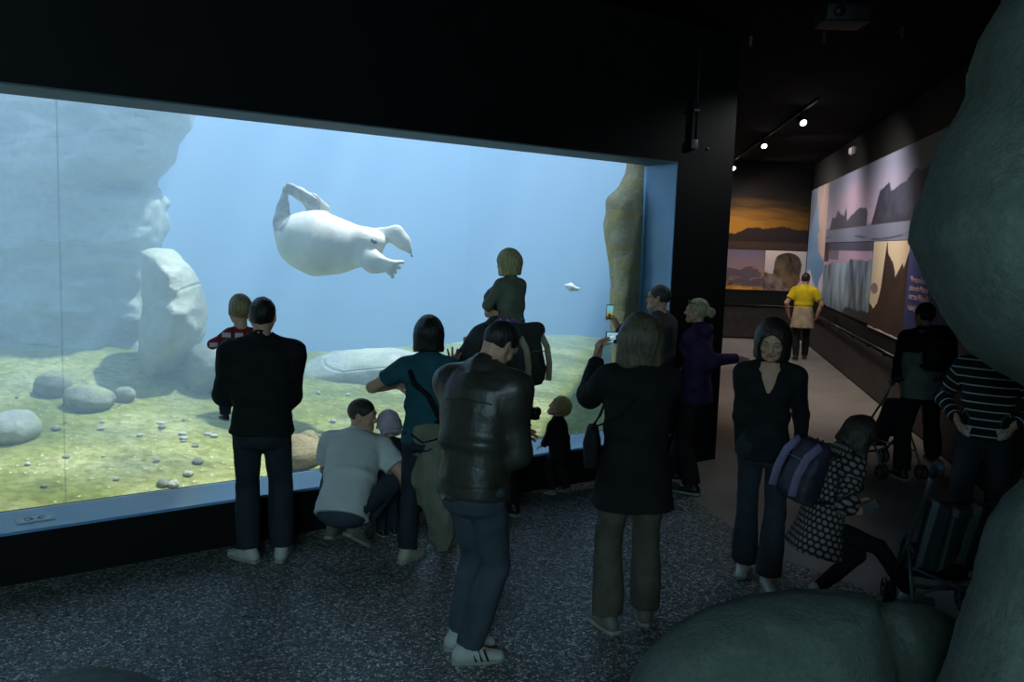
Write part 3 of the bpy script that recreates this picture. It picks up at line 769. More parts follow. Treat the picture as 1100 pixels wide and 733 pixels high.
def poster(name, label, O, ex, en, w, z0, z1, pic, nu=150, nv=150):
    """a printed board of real thickness standing off its wall; O: wall base of its first edge, ex: along, en: off the wall"""
    T = .03; us = np.linspace(0, 1, nu); vs = np.linspace(0, 1, nv); U, Vv = np.meshgrid(us, vs, indexing='ij')
    P = O + ex * (U[..., None] * w) + UZ * (z0 + Vv[..., None] * (z1 - z0)) + en * T
    ii = np.arange(nu * nv).reshape(nu, nv); q = np.stack([ii[:-1, :-1], ii[1:, :-1], ii[1:, 1:], ii[:-1, 1:]], -1).reshape(-1, 4)
    if np.cross(ex, UZ) @ en < 0: q = q[:, ::-1]
    b = nu * nv; cor = [(0, 0), (nu - 1, 0), (nu - 1, nv - 1), (0, nv - 1)]
    bk = [P[i, j] - en * (T - .002) for i, j in cor]; fr = [ii[i, j] for i, j in cor]
    allv = np.concatenate([P.reshape(-1, 3), np.array(bk)]); sides = [(fr[k], fr[(k + 1) % 4], b + (k + 1) % 4, b + k) for k in range(4)] + [(b, b + 1, b + 2, b + 3)]
    o = mesh_np(name, allv, np.concatenate([q, np.array(sides)]), M_attr('printed_panel', rough=.4, spec=.3), smooth=False)
    colr = np.ones((len(allv), 4), np.float32); colr[:b, :3] = np.clip(pic(U, Vv), 0, 1).reshape(-1, 3); colr[b:, :3] = .02
    at = o.data.color_attributes.new('Col', 'FLOAT_COLOR', 'POINT'); at.data.foreach_set('color', colr.ravel())
    return tag(o, label, 'picture')


EX = np.array([1., 0, 0]); B0 = lambda x: np.array([x, YB, 0])
xa = on_back(728, 230)[0]; xb = CORNER[0] - .05; zt = on_back(822, 181)[1]; zm = on_back(822, 269)[1]; zb = on_back(822, 312)[1]; xm = on_back(820.5, 290)[0]
poster('picture_panel', 'wide picture of a dark orange sunset sky over black hills on the end wall', B0(xa), EX, BN, xb - xa, zm + .01, zt, pic_sunset)
poster('picture_panel', 'picture of gold-lit mountain ridges below the sunset picture', B0(xa), EX, BN, xm - xa, zb, zm, pic_peaks)
poster('picture_panel', 'square picture of a brown rock crag against a pale sky', B0(xm + .01), EX, BN, xb - xm - .01, zb, zm, pic_crag)
s0 = .06; s1 = on_right(889, 250)[0]; s2 = on_right(938, 300)[0]; s3 = on_right(977, 300)[0]; s4 = on_right(1060, 300)[0]
rt = on_right(950, 169.5)[1]; rm = on_right(930, 260)[1]; rb1 = on_right(915, 340)[1]; rb2 = on_right(950, 358)[1]
print('emerg', on_right(919, 162), proj(Rw(*on_right(919, 162))), RN); print('posters', s0, s1, s2, s3, s4, rt, rm, rb1, rb2)
poster('picture_panel', 'tall narrow picture of pink ice hanging over blue sky at the corner of the walls', Rw(s0, 0), RD, RN, s1 - s0 - .02, rb1, rt, pic_ice)
poster('picture_panel', 'huge picture of dark jagged sea cliffs under a lilac sky on the long wall', Rw(s1, 0), RD, RN, s4 - s1, rm + .01, rt, pic_stacks, 260, 150)
poster('picture_panel', 'picture of a pale blue glacier front below the sea cliffs', Rw(s1, 0), RD, RN, s2 - s1 - .02, rb1, rm, pic_glacier)
poster('picture_panel', 'picture of a dark rock spire against a cream sky', Rw(s2, 0), RD, RN, s3 - s2, rb2, rm, pic_spire)
pt = poster('picture_panel', 'blue text panel with a quotation in pale lettering beside the spire picture', Rw(s3 + .01, 0), RD, RN, s4 - s3, rb2, rm, pic_plain, 30, 30)
PINK = M_plain('pale_print', (236, 206, 214), .5)


def text(name, body, origin, ex, en, size, mat, parent=None, up=UZ, xs=1.0, ext=.002):
    cu = bpy.data.curves.new(name, 'FONT'); cu.body = body; cu.size = size; cu.extrude = ext; cu.space_line = 1.0
    o = bpy.data.objects.new(name, cu); COL.objects.link(o); bpy.context.view_layer.update()
    me = bpy.data.meshes.new_from_object(o.evaluated_get(bpy.context.evaluated_depsgraph_get())); bpy.data.objects.remove(o)
    R = np.stack([nrm(ex), nrm(up), nrm(en)], 1); A = np.zeros(len(me.vertices) * 3); me.vertices.foreach_get('co', A); A = A.reshape(-1, 3); A[:, 0] *= xs
    me.vertices.foreach_set('co', (np.asarray(origin) + A @ R.T).ravel()); me.update(); me.materials.clear(); me.materials.append(mat)
    ob = bpy.data.objects.new(name, me); return link(ob, parent)


st, _ = on_right(981, 300)
for k, (y, s_) in enumerate(((303, '\u201cWir waren die ersten'), (312, 'pulsierenden Wesen in'), (321, 'einer toten Welt aus Eis.\u201d'), (333, 'Frederick Albert Cook'))):
    s_k, z_k = on_right(980.5 - k * .6, y)
    text('lettering', s_, Rw(st, z_k, .036), RD, RN, .115, PINK, pt, xs=.86)
PANEL = M_plain('dark_lower_panel', (52, 46, 44), .6, nz=.25, scale=6)
mb = MB(); mb.prism([Rw(0, .03, .012), Rw(0, .03, 0), Rw(13, .03, 0), Rw(13, .03, .012)], UZ * .74); struct(mb.build('trim_5', PANEL))
mb = MB(); mb.box(((xa + CORNER[0]) / 2, YB - .008, .4), (CORNER[0] - xa, .014, .74)); struct(mb.build('trim_6', PANEL))
# handrail running round both walls
HZ = on_right(930, 364.5)[1]; DKM = M_plain('dark_rail_metal', (26, 25, 26), .4, .6)
hr = tag(empty('handrail', Rw(0, 0)), 'long dark handrail fixed below the pictures along both walls', 'handrail')
def local(o, P): return np.asarray(P) - np.array(o.location)
mb = MB(); mb.tube([local(hr, q) for q in (np.array([xa, YB - .1, HZ]), CORNER + np.array([-.16, -.1, HZ]), CORNER + np.array([-.12, -.14, HZ]), Rw(.2, HZ, .1), Rw(12.5, HZ, .1))], .028, 10); mb.build('rail', DKM, hr, True)
for s_ in np.arange(.8, 12.5, 1.25):
    mb = MB(); mb.box(local(hr, Rw(s_, HZ - .05, .05)), (.03, .1, .03)).tube([local(hr, Rw(s_, HZ - .06, 0)), local(hr, Rw(s_, HZ - .06, .09)), local(hr, Rw(s_, HZ, .1))], .012, 6); mb.build('bracket', DKM, hr, True)

# ceiling track with spotlights
LENS = M_emit('lamp_lens', (255, 250, 240), 14.0); HOUS = M_plain('spot_housing', (16, 16, 17), .5)
spz = CEIL - .22; tp = [pz(x, y, spz) for x, y in ((863, 132), (821, 157), (788, 181))]
tdir = nrm((tp[2] - tp[0]) * np.array([1, 1, 0])); t0_ = tp[0] - tdir * .9; t1_ = tp[2] + tdir * .6
mb = MB(); Rt = np.stack([tdir, np.array([-tdir[1], tdir[0], 0]), UZ], 1)
mb.box((t0_ + t1_) / 2 + UZ * (CEIL - .021 - t0_[2]), (np.linalg.norm(t1_ - t0_), .035, .04), Rt); tag(mb.build('light_track', HOUS), 'long thin black lighting track on the corridor ceiling', 'track')
names = ['ceiling spotlight at the near end of the corridor track', 'middle of the three lit spotlights on the corridor track', 'lit corridor spotlight half hidden behind the black pillar edge']
wall_aim = [Rw(8.2, 1.8), Rw(4.5, 2.0), Rw(1.2, 2.0)]
for P, lb, aim in zip(tp, names, wall_aim):
    e = tag(empty('spotlight', P), lb, 'lamp', 'spotlights on the corridor track')
    d = nrm(np.array([.12, -.75, -.6])); a = np.array([0, 0, 0.])
    mb = MB(); mb.tube([a - d * .16, a - d * .15, a - d * .02, a], [.03, .045, .055, .055], 16); mb.build('housing', HOUS, e, True)
    mb = MB(); mb.tube([a + d * .0005, a + d * .004], [.048, .048], 20); mb.build('lens', LENS, e)
    mb = MB(); mb.tube([a - d * .08, np.array([-.02, .06, .1]), np.array([-.02, .06, CEIL - .04 - P[2]])], .012, 8); mb.build('stem', HOUS, e, True)
    l = bpy.data.lights.new('spot', 'SPOT'); l.energy = 250; l.color = (1, .90, .87); l.spot_size = 2.5; l.spot_blend = 1.0; l.shadow_soft_size = .06
    o = bpy.data.objects.new('spot', l); COL.objects.link(o); o.location = [float(q) for q in P + d * .03]; o.rotation_euler = (Vector([float(q) for q in aim]) - o.location).to_track_quat('-Z', 'Y').to_euler()
l = bpy.data.lights.new('spot_end_wall', 'SPOT'); l.energy = 130; l.color = (1, .88, .8); l.spot_size = 1.6; l.spot_blend = .9; l.shadow_soft_size = .06
o = bpy.data.objects.new('spot_end_wall', l); COL.objects.link(o); o.location = (4.6, YB - 2.2, CEIL - .2); o.rotation_euler = (Vector((5.2, YB, 1.9)) - o.location).to_track_quat('-Z', 'Y').to_euler()
l = bpy.data.lights.new('spot_floor', 'SPOT'); l.energy = 170; l.color = (1, .80, .64); l.spot_size = 1.5; l.spot_blend = 1.0; l.shadow_soft_size = .06
o = bpy.data.objects.new('spot_floor', l); COL.objects.link(o); o.location = (4.3, 12.2, CEIL - .2); o.rotation_euler = (Vector((4.6, 12.4, 0)) - o.location).to_track_quat('-Z', 'Y').to_euler()

l = bpy.data.lights.new('added_pillar_spot', 'SPOT'); l.energy = 60; l.color = (.95, .97, 1); l.spot_size = 1.4; l.spot_blend = 1.0; l.shadow_soft_size = .05  # added spot with no fixture, brightens the pillar edge
o = bpy.data.objects.new('added_pillar_spot', l); COL.objects.link(o); o.location = [float(q) for q in W(U_END + 1.3, -.5, CEIL - .3)]; o.rotation_euler = (Vector([float(q) for q in W(U_END - .1, 0, 2.3)]) - o.location).to_track_quat('-Z', 'Y').to_euler()

# box lamp on the long wall, socket on the black wall, small things overhead
GREYP = M_plain('grey_plastic', (150, 148, 146), .5)
se, ze = on_right(919, 162); e = tag(empty('emergency_light', Rw(se, ze)), 'small pale box lamp high on the wall above the sea cliff picture', 'lamp')
Rr = np.stack([RD, RN, UZ], 1)
mb = MB(); mb.box(RN * .035, (.3, .07, .14), Rr, .012); mb.build('housing', GREYP, e, True)
mb = MB(); mb.box(RN * .085, (.26, .03, .11), Rr, .012); mb.build('diffuser', M_plain('milky_diffuser', (205, 200, 194), .3), e, True)
us2, zs2 = on_wall(745, 155); e = tag(empty('junction_box', W(us2, 0, zs2)), 'small grey junction box with a conduit on the black wall by the window', 'junction box')
mb = MB(); mb.box(-WN * .016, (.07, .032, .09), WR, .008); mb.build('box', M_plain('dim_grey_plastic', (126, 128, 128), .5), e, True)
mb = MB(); mb.tube([-WN * .02 + UZ * .05, -WN * .02 + UZ * (CEIL - zs2)], .012, 8); mb.build('conduit', M_plain('dark_conduit', (30, 31, 32), .5, .2), e, True)
mb = MB(); mb.box(-WN * .02 + UZ * .32, (.035, .035, .02), WR); mb.build('clip', GREYP, e)
us3, zs3 = on_wall(760, 160); mb = MB(); mb.tube([W(us3, 0, zs3), W(us3, -.008, zs3)], .011, 12); tag(mb.build('wall_plug', HOUS, None, True), 'tiny black round plug on the wall right of the junction box', 'plug')
pr = pz(905, 18, CEIL - .35); e = tag(empty('projector', pr), 'dark projector hanging from the ceiling at the top of the view', 'projector')
mb = MB(); mb.box((0, 0, 0), (.34, .3, .13), None, .02); mb.build('body', M_plain('projector_case', (18, 18, 18), .6), e, True)
mb = MB(); mb.tube([(-.08, -.15, 0), (-.08, -.175, 0)], .04, 16); mb.build('lens', HOUS, e, True)
mb = MB(); mb.tube([(0, 0, .06), (0, 0, .35)], .018, 8); mb.build('mount', HOUS, e, True)
ra, rb_ = pz(806, 50, CEIL - .1), pz(968, 41, CEIL - .1); mb = MB(); mb.tube([ra, rb_], .011, 8)
e = tag(empty('ceiling_pipe', ra), 'thin dark pipe crossing below the ceiling near the top of the view', 'pipe')
mb = MB(); mb.tube([(0, 0, 0), rb_ - ra], .012, 8); mb.build('pipe', DKM, e, True)
for k in (.0, .5, 1.0):
    q = (rb_ - ra) * k; mb = MB(); mb.box(q + UZ * .05, (.025, .03, .1)); mb.build('clip', M_plain('clip_steel', (120, 118, 116), .3, .8), e)

# label plate on the window ledge
pc = pz(38, 558.5, LEDGE + .001); uc, vc = wuv(pc); e = tag(empty('label_plate', W(uc, vc, LEDGE)), 'small white label plate lying on the blue window ledge', 'label')
mb = MB(); mb.box(UZ * .004, (.215, .1, .007), WR, .003); mb.build('plate', M_plain('pale_green_plate', (206, 230, 232), .35), e)
mb = MB(); mb.box(UZ * .008, (.165, .08, .003), WR, .001); mb.build('face', M_plain('white_face', (246, 250, 250), .35), e)
GL = M_plain('grey_print', (128, 146, 152), .5)
for sx in (-1, 1):
    mb = MB(); mb.ring(WD * sx * .038 + UZ * .0098, .024, .0035, UZ, 20, 6, .7 if sx > 0 else PI + .7 - 1.4 + .0, 2 * PI - .7 if sx > 0 else 2 * PI + PI - .7)
    for q in range(len(mb.v)): mb.v[q] = tuple(np.array(mb.v[q]))
    mb.box(WD * sx * .018 + UZ * .0098, (.02, .022, .001), WR); mb.build('symbol', GL, e)

# ------------------------------------------------------------------ foreground artificial rock
RCK = mat_rock('sprayed_concrete_rock', (106, 116, 107), (132, 141, 131), None, 2.2, crack=False, rough=.85)
def fg(name, label, poly, D, T, R, seed, h=.03, amp=.02):
    sd = SDF(h, .1); outline_rock(sd, poly, D, T, R); sd.cuts += [(CORNER + RN * .004, -RN), (UZ * (CEIL - .003), UZ), (UZ * -.002, -UZ)]; sd.noise = rock_noise(amp, 1.6, amp * .5, 5, seed)
    V, Q = sd.build(); return tag(mesh_np(name, V, Q, RCK), label, 'rock')
fg('rock_overhang', 'huge grey-green rock overhang jutting in from the upper right', [(1066, -40), (1078, 0), (1052, 40), (1038, 82), (1042, 100), (1026, 128), (1008, 152), (996, 190), (980, 236), (978, 262), (990, 288), (1000, 314), (1018, 344), (1042, 378), (1070, 398), (1110, 420), (1250, 470), (1640, 420), (1640, -260), (1080, -260)], 3.0, .75, .4, 81)
fg('boulder', 'tall grey boulder filling the lower right corner in front of the pushchair', [(1130, 500), (1100, 514), (1076, 534), (1060, 558), (1050, 590), (1040, 625), (1028, 660), (1016, 700), (1000, 740), (985, 900), (1000, 1010), (1400, 1010), (1400, 560), (1200, 490)], 3.0, .55, .35, 85)
fg('boulder', 'broad round-topped dark boulder at the bottom in front of the women', [(640, 860), (662, 760), (674, 735), (692, 700), (722, 672), (760, 650), (800, 638), (850, 631), (905, 632), (940, 640), (956, 668), (972, 720), (985, 800), (1000, 900), (640, 900)], 3.8, .5, .3, 88)
fg('boulder', 'lower dark boulder wedged between the broad boulder and the tall corner boulder', [(935, 652), (965, 642), (1000, 650), (1025, 664), (1060, 690), (1080, 900), (960, 900), (950, 740)], 3.85, .4, .25, 91)
fg('boulder', 'sliver of a rock top showing at the bottom left corner', [(0, 760), (34, 734), (66, 722), (105, 717), (145, 722), (180, 736), (210, 760), (250, 860), (-30, 860)], 3.4, .4, .12, 94)
# ------------------------------------------------------------------ people
def ik(a, t, l1, l2, hint):
    v = t - a; d = np.linalg.norm(v); u = v / max(d, 1e-6); d = min(max(d, abs(l1 - l2) + .02), (l1 + l2) * .999)
    x = (l1 * l1 - l2 * l2 + d * d) / (2 * d); h = math.sqrt(max(l1 * l1 - x * x, 0))
    p = np.asarray(hint, float); p = nrm(p - u * (p @ u)); return a + u * x + p * h, a + u * d


class Sk: pass


def skeleton(H, kind='man', pose=None):
    po = pose or {}; s = Sk(); s.kind = kind
    hh = po.get('hh', {'man': .232, 'woman': .222, 'child': .205, 'toddler': .19}[kind]); s.sh = hh / .23
    s.s = (H - .29 * s.sh) / 1.49; b = s.s
    s.th = po.get('th', {'man': 1.0, 'woman': .92, 'child': 1.0, 'toddler': 1.12}[kind]) * b
    fem = kind == 'woman'
    s.sw = (.182 if kind == 'man' else .163 if fem else .165) * b * po.get('shw', 1.0)
    s.pel = np.array(po.get('pelvis', (0, 0, .935 * b)), float)
    s.Rp = rz(D2R(po.get('pyaw', 0))) @ ry(D2R(po.get('pside', 0))) @ rx(-D2R(po.get('plean', 0)))
    s.Rc = rz(D2R(po.get('cyaw', po.get('pyaw', 0)))) @ ry(D2R(po.get('side', 0))) @ rx(-D2R(po.get('lean', 0)))
    up = nrm(s.Rp[:, 2] + s.Rc[:, 2]); s.mid = s.pel + up * .22 * b; s.neck = s.mid + s.Rc[:, 2] * .33 * b
    s.nk = s.neck + nrm(s.Rc[:, 2] + np.array([0, 0, .6])) * (.048 if kind in ('man', 'woman') else .026) * s.sh + s.Rc[:, 1] * .01
    s.Rh = rz(D2R(po.get('hyaw', po.get('cyaw', po.get('pyaw', 0))))) @ ry(D2R(po.get('htilt', 0))) @ rx(D2R(po.get('hpitch', 0)))
    s.hc = s.nk + s.Rh @ np.array([0, .015, .11]) * s.sh
    s.la, s.lf = .30 * b, .262 * b; s.lt, s.ls = .432 * b, .425 * b
    s.arm = {}; s.leg = {}; s.foot = {}
    for sd, m in (('L', -1), ('R', 1)):
        a = (po.get('arms') or {}).get(sd, {})
        sh = s.neck + s.Rc @ (np.array([m * s.sw, 0, -.072 * b]) + np.array(a.get('sho', (0, 0, 0))))
        w = np.array(a.get('w', sh + s.Rc @ np.array([m * .07, .06, -.53]) * b), float)
        e, w = ik(sh, w, s.la, s.lf, a.get('hint', s.Rc @ np.array([m * .4, -1, -.2]))); s.arm[sd] = (sh, e, w)
        l = (po.get('legs') or {}).get(sd, {})
        hp = s.pel + s.Rp @ np.array([m * .088 * b, 0, -.01])
        an = np.array(l.get('a', (m * .1 * b, 0, .085 * b)), float)
        k, an = ik(hp, an, s.lt, s.ls, l.get('hint', s.Rp @ np.array([m * .12, 1, 0]))); s.leg[sd] = (hp, k, an)
        s.foot[sd] = rz(D2R(l.get('yaw', -m * 8 + po.get('pyaw', 0)))) @ rx(D2R(l.get('pitch', 0)))
    return s


MALE = {'lo': [(-.55, .135, .105), (-.25, .165, .118), (0, .168, .12), (.5, .156, .112), (1, .152, .11)], 'up': [(0, .152, .11), (.45, .176, .122), (.75, .178, .118), (.88, .158, .102), (.97, .112, .086), (1.05, .072, .066)]}
FEM = {'lo': [(-.55, .14, .108), (-.25, .172, .122), (0, .168, .12), (.5, .142, .104), (1, .128, .096)], 'up': [(0, .128, .096), (.45, .15, .112), (.75, .158, .106), (.88, .138, .092), (.97, .098, .078), (1.05, .062, .058)]}


def torso(sd, s, infl=0.0, t0=-.55, t1=1.05, k=None, wide=1.0, deep=1.0, hemw=0.0):
    p = FEM if s.kind == 'woman' else MALE; q = s.th
    lo = np.array(p['lo'], float); lo[:, 1:] = lo[:, 1:] * q * np.array([wide, deep]) + infl
    if s.kind == 'toddler': lo[:, 2] += .012
    if t0 < lo[0, 0] - .01: lo = np.vstack([[t0, lo[1, 1] + hemw + .012, lo[1, 2] + hemw + .008], [(t0 - .25) / 2, lo[1, 1] + hemw * .5, lo[1, 2] + hemw * .5], lo[1:]])
    else: lo = lo[lo[:, 0] >= t0 - 1e-6] if t0 in lo[:, 0] else np.vstack([[t0, np.interp(t0, lo[:, 0], lo[:, 1]) + hemw, np.interp(t0, lo[:, 0], lo[:, 2]) + hemw], lo[lo[:, 0] > t0]])
    up = np.array(p['up'], float); up[:, 1:] = up[:, 1:] * q * np.array([wide, deep]) + infl * np.array([1, 1]); up[-1, 1:] -= infl * .6
    up = up[up[:, 0] <= t1 + 1e-6]
    sd.loft(s.pel, s.mid, s.Rp[:, 0], lo, k=k); sd.loft(s.mid - s.Rc[:, 2] * .02, s.neck, s.Rc[:, 0], up, k=.06 * s.s)
    if t1 > .9:
        for a in ('L', 'R'): sd.cone(s.neck + s.Rc @ np.array([0, -.012, .012]) * q, s.arm[a][0] + s.Rc[:, 2] * .012 * q, .052 * q + infl * .8, .046 * q + infl * .8, k=.04 * s.s)
    if s.kind == 'woman' and t1 > .5:
        for m in (-1, 1): sd.ell(s.mid + s.Rc @ (np.array([m * .075, .07, .17]) * s.s), np.array([.072, .062, .07]) * q + infl * .8, s.Rc, k=.05)


HAND_H = .0042


def hand(P, hd, pn, side, curl=.35, sc=1.0, spread=.10, curls=None, thumb=.6, h=None):
    """palm, four bent fingers of different length and a thumb leaving the side of the palm"""
    hd = nrm(hd); pn = np.asarray(pn, float); pn = nrm(pn - hd * (pn @ hd)); th = np.cross(hd, pn) * (1 if side == 'R' else -1)
    sd = SDF((h or HAND_H) * sc if sc > .7 else .0032, .008 * sc)
    L = lambda a, b, c: P + (hd * a + th * b + pn * c) * sc
    sd.cone(L(-.03, 0, 0), L(.012, 0, 0), .027 * sc, .026 * sc, flat=(pn, .78))
    prof = [(0, .027, .019), (.35, .036, .017), (.85, .042, .0145), (1.0, .041, .012)]
    sd.loft(L(0, 0, 0), L(.092, -.002, 0), th, [(t, x * sc, y * sc) for t, x, y in prof], k=.014 * sc)
    for i, (o, ln, r) in enumerate(((.030, .074, .0088), (.0105, .082, .0092), (-.0095, .076, .0087), (-.0285, .060, .0076))):
        c = curls[i] if curls else curl * (1 + .12 * i); p = L(.084 - .006 * abs(i - 1.2), o, 0); d = nrm(hd + th * (spread * (1.2 - i) * .8))
        ax = np.cross(d, pn); rr = r
        for f, g in ((.46, .9), (.30, 1.15), (.24, .8)):
            a = c * g * 1.25; d = nrm(d * math.cos(a) + pn * math.sin(a)); q = p + d * ln * f * sc; sd.cone(p, q, rr * sc, rr * .93 * sc, k=.004 * sc); p = q; rr *= .93
    p = L(.02, .026, .004); d = nrm(hd * .62 + th * .72 + pn * .35)
    for ln, r in ((.038, .0125), (.032, .0105), (.026, .0095)):
        q = p + d * ln * sc; sd.cone(p, q, r * sc, r * .92 * sc, k=.01 * sc); p = q; d = nrm(d + (hd * .5 - th * .25 + pn * .35) * thumb)
    return sd.build()


def head_mesh(s, cell=None, mouth=0.0):
    k = s.sh; hp = lambda x, y, z: s.hc + s.Rh @ np.array([x, y, z]) * k
    sd = SDF((cell or .0058) * k, .022 * k)
    sd.ell(hp(0, -.012, .038), np.array([.074, .096, .088]) * k, s.Rh)
    baby = s.kind in ('toddler', 'child'); jw = .062 if not baby else .066
    sd.cone(hp(0, .028, .0), hp(0, .052, -.066), jw * k, (.040 if s.kind != 'woman' else .034) * k, k=.03 * k)
    sd.cone(hp(0, .06, -.078), hp(0, .074, -.084), .024 * k, .020 * k, k=.02 * k)                      # chin
    for m in (-1, 1):
        sd.cone(hp(m * .052, .0, -.035), hp(m * .03, .055, -.075), .022 * k, .02 * k, k=.02 * k)         # jaw
        sd.ell(hp(m * .038, .058, -.022), np.array([.024, .024, .022]) * k, s.Rh, k=.02 * k)             # cheek
        sd.ell(hp(m * .034, .094, .012), np.array([.019, .011, .012]) * k, s.Rh, k=.012 * k, op='-')    # eye socket
    sd.cone(hp(-.035, .078, .03), hp(.035, .078, .03), .015 * k, .015 * k, k=.02 * k)                  # brow
    for m in (-1, 1): sd.ell(hp(m * .033, .0765, .0125), np.array([.0145, .0135, .012]) * k, s.Rh, k=.006 * k)
    n = .75 if baby else 1.0
    sd.cone(hp(0, .086, .016), hp(0, .088 + .017 * n, -.023), .009 * k, .0115 * k * n, k=.012 * k)
    for m in (-1, 1): sd.ell(hp(m * .012, .094, -.027), np.array([.010, .011, .008]) * k, s.Rh, k=.008 * k)
    sd.cone(hp(-.018, .082, -.050), hp(.018, .082, -.050), .0075 * k, .0075 * k, k=.008 * k); sd.cone(hp(-.014, .081, -.060), hp(.014, .081, -.060), .008 * k, .008 * k, k=.008 * k)
    for m in (-1, 1):
        R = s.Rh @ rz(m * .35) @ rx(.15)
        sd.ell(hp(m * .077, -.008, .002), np.array([.011, .021, .033]) * k, R, k=.008 * k); sd.ell(hp(m * .084, -.004, .006), np.array([.006, .011, .018]) * k, R, k=.006 * k, op='-')
    nr = (.054 if s.kind == 'man' else .047) * min(s.th / s.s, 1.05) * (s.s * .5 + k * .5) if not baby else .046 * k
    sd.cone(hp(0, -.022, -.04), s.neck - s.Rc[:, 2] * .03, nr * .96, nr * 1.1, k=.03 * k)
    V, F = sd.build(); c = (V[F].mean(1) - s.hc) @ s.Rh / k
    fm = np.where((np.abs(c[:, 0]) < .025) & (np.abs(c[:, 2] + .055) < .0105 - .2 * np.abs(c[:, 0])) & (c[:, 1] > .08), 1, 0)
    parts = [(V, F, fm)]
    for m in (-1, 1):
        e = MB(); e.sphere(hp(m * .033, .0765, .0085), .0128 * k, None, 12, 8); parts.append((np.array(e.v), e.f, 2))
        e = MB(); e.sphere(hp(m * .033, .0845, .0065), .0054 * k, None, 10, 6); parts.append((np.array(e.v), e.f, 3))
        e = MB(); e.tube([hp(m * .017, .094, .031), hp(m * .034, .092, .036), hp(m * .052, .08, .031)], [.0035 * k, .004 * k, .002 * k], 6); parts.append((np.array(e.v), e.f, 4))
    return parts


def hair_mesh(s, style, cell=None):
    k = s.sh; hp = lambda x, y, z: s.hc + s.Rh @ np.array([x, y, z]) * k; dv = lambda x, y, z: s.Rh @ np.array([x, y, z], float)
    sd = SDF((cell or .0075) * k, .02 * k); amp, sc = .004, 40
    cap = lambda r=(.084, .104, .099), c=(0, -.013, .037): sd.ell(hp(*c), np.array(r) * k, s.Rh)
    face = lambda c=(0, .112, -.02), r=(.080, .072, .088): sd.ell(hp(*c), np.array(r) * k, s.Rh, op='-', k=.006 * k)
    if style in ('short', 'buzz', 'curly', 'baby', 'receding'):
        cap({'buzz': (.079, .099, .093), 'curly': (.094, .114, .110), 'baby': (.083, .103, .096), 'receding': (.080, .1, .093)}.get(style, (.084, .104, .100)))
        face((0, .112, -.012 if style == 'receding' else -.02), (.08, .072, .105 if style == 'receding' else .088))
        sd.cuts.append((hp(0, 0, -.018), dv(0, .42, -1)))
        if style == 'curly': amp, sc = .011, 60
        if style == 'short': amp = .006
    elif style in ('bob', 'long', 'girl', 'wavy'):
        z = {'bob': -.118, 'long': -.12, 'girl': -.10, 'wavy': -.15}[style]; w = {'bob': .104, 'long': .092, 'girl': .092, 'wavy': .124}[style]
        cap({'bob': (.097, .114, .106), 'wavy': (.108, .122, .112)}.get(style, (.090, .109, .103)))
        sd.loft(hp(0, -.020, .035), hp(0, -.03, z), dv(1, 0, 0), [(0, (w - .022) * k, .088 * k), (.2, (w - .006) * k, .096 * k), (.5, (w - .001) * k, .092 * k), (.85, (w + .005) * k, .086 * k), (1, w * k, .078 * k)], k=.06 * k)
        if style == 'long':
            for m, y in ((-1, .0), (1, .0), (-.5, -.06), (.5, -.06)):
                p = hp(m * .068, y, -.02); sd.chain([p, p + np.array([0, 0, -.16]) * k + dv(m * .012, .0, -.03), p + np.array([0, 0, -.34]) * k], [.042 * k, .045 * k, .016 * k], k=.03 * k)
        if style == 'wavy': amp = .008
        sd.ell(hp(0, .104, -.05), np.array([.081, .084, .130]) * k, s.Rh, op='-', k=.006 * k)
    elif style == 'bun':
        cap((.082, .103, .097)); face((0, .114, -.022), (.080, .074, .092)); sd.cuts.append((hp(0, 0, -.022), dv(0, .40, -1)))
        sd.ell(hp(0, -.128, .012), np.array([.047, .042, .048]) * k, s.Rh, k=.012)
    sd.noise = lambda P: amp * k * fnoise((P - s.hc) @ s.Rh / k * np.array([1.3, 1.3, .35]), sc, 4)
    return sd.build()


def shoe_parts(s, sd_, parent, mat, sole_mat, stripe=None, high=0.0):
    an = s.leg[sd_][2]; R = s.foot[sd_]; b = s.s; q = lambda x, y, z: an + R @ np.array([x, y, z]) * b
    sd = SDF(.0085 * max(b, .6), .02 * b); m = 1 if sd_ == 'R' else -1
    sd.cone(q(0, -.045, -.042), q(0, .04, -.04), .040 * b, .043 * b); sd.cone(q(0, .03, -.036), q(-m * .004, .145, -.058), .044 * b, .040 * b, flat=(R[:, 2], .72))
    sd.cone(q(0, -.022, -.03), q(0, -.016, .012 + high), .043 * b, .045 * b)
    sd.cuts.append((q(0, 0, -.073), -R[:, 2]))
    V, F = sd.build(); o = mesh_np('shoe', V, F, mat, parent)
    so = SDF(.0075 * max(b, .6), .01 * b)
    def f(P):
        w = (P - an) @ R / b; y = w[..., 1]; hw = np.interp(y, [-.09, -.06, .0, .06, .12, .165, .19], [.025, .040, .038, .044, .046, .036, .012]); d = np.maximum(np.abs(w[..., 0] + m * .004 * (y > .1)) - hw, np.maximum(-.088 - y, y - .188))
        return np.maximum(d, np.abs(w[..., 2] + .0725) - .0125) * b
    c = q(0, .05, -.0725); e = .16 * b; so.fn(f, c - e, c + e); V, F = so.build(); mesh_np('sole', V, F, sole_mat, o)
    if stripe is not None:
        for mm in (-1, 1):
            for i in range(3):
                mb = MB(); y = .02 + i * .03
                mb.tube([q(mm * .047, y + .012, -.060), q(mm * .043, y, -.03), q(mm * .030, y - .008, -.008)], .0055 * b, 6); mb.build('stripe', stripe, o, True)
    return o


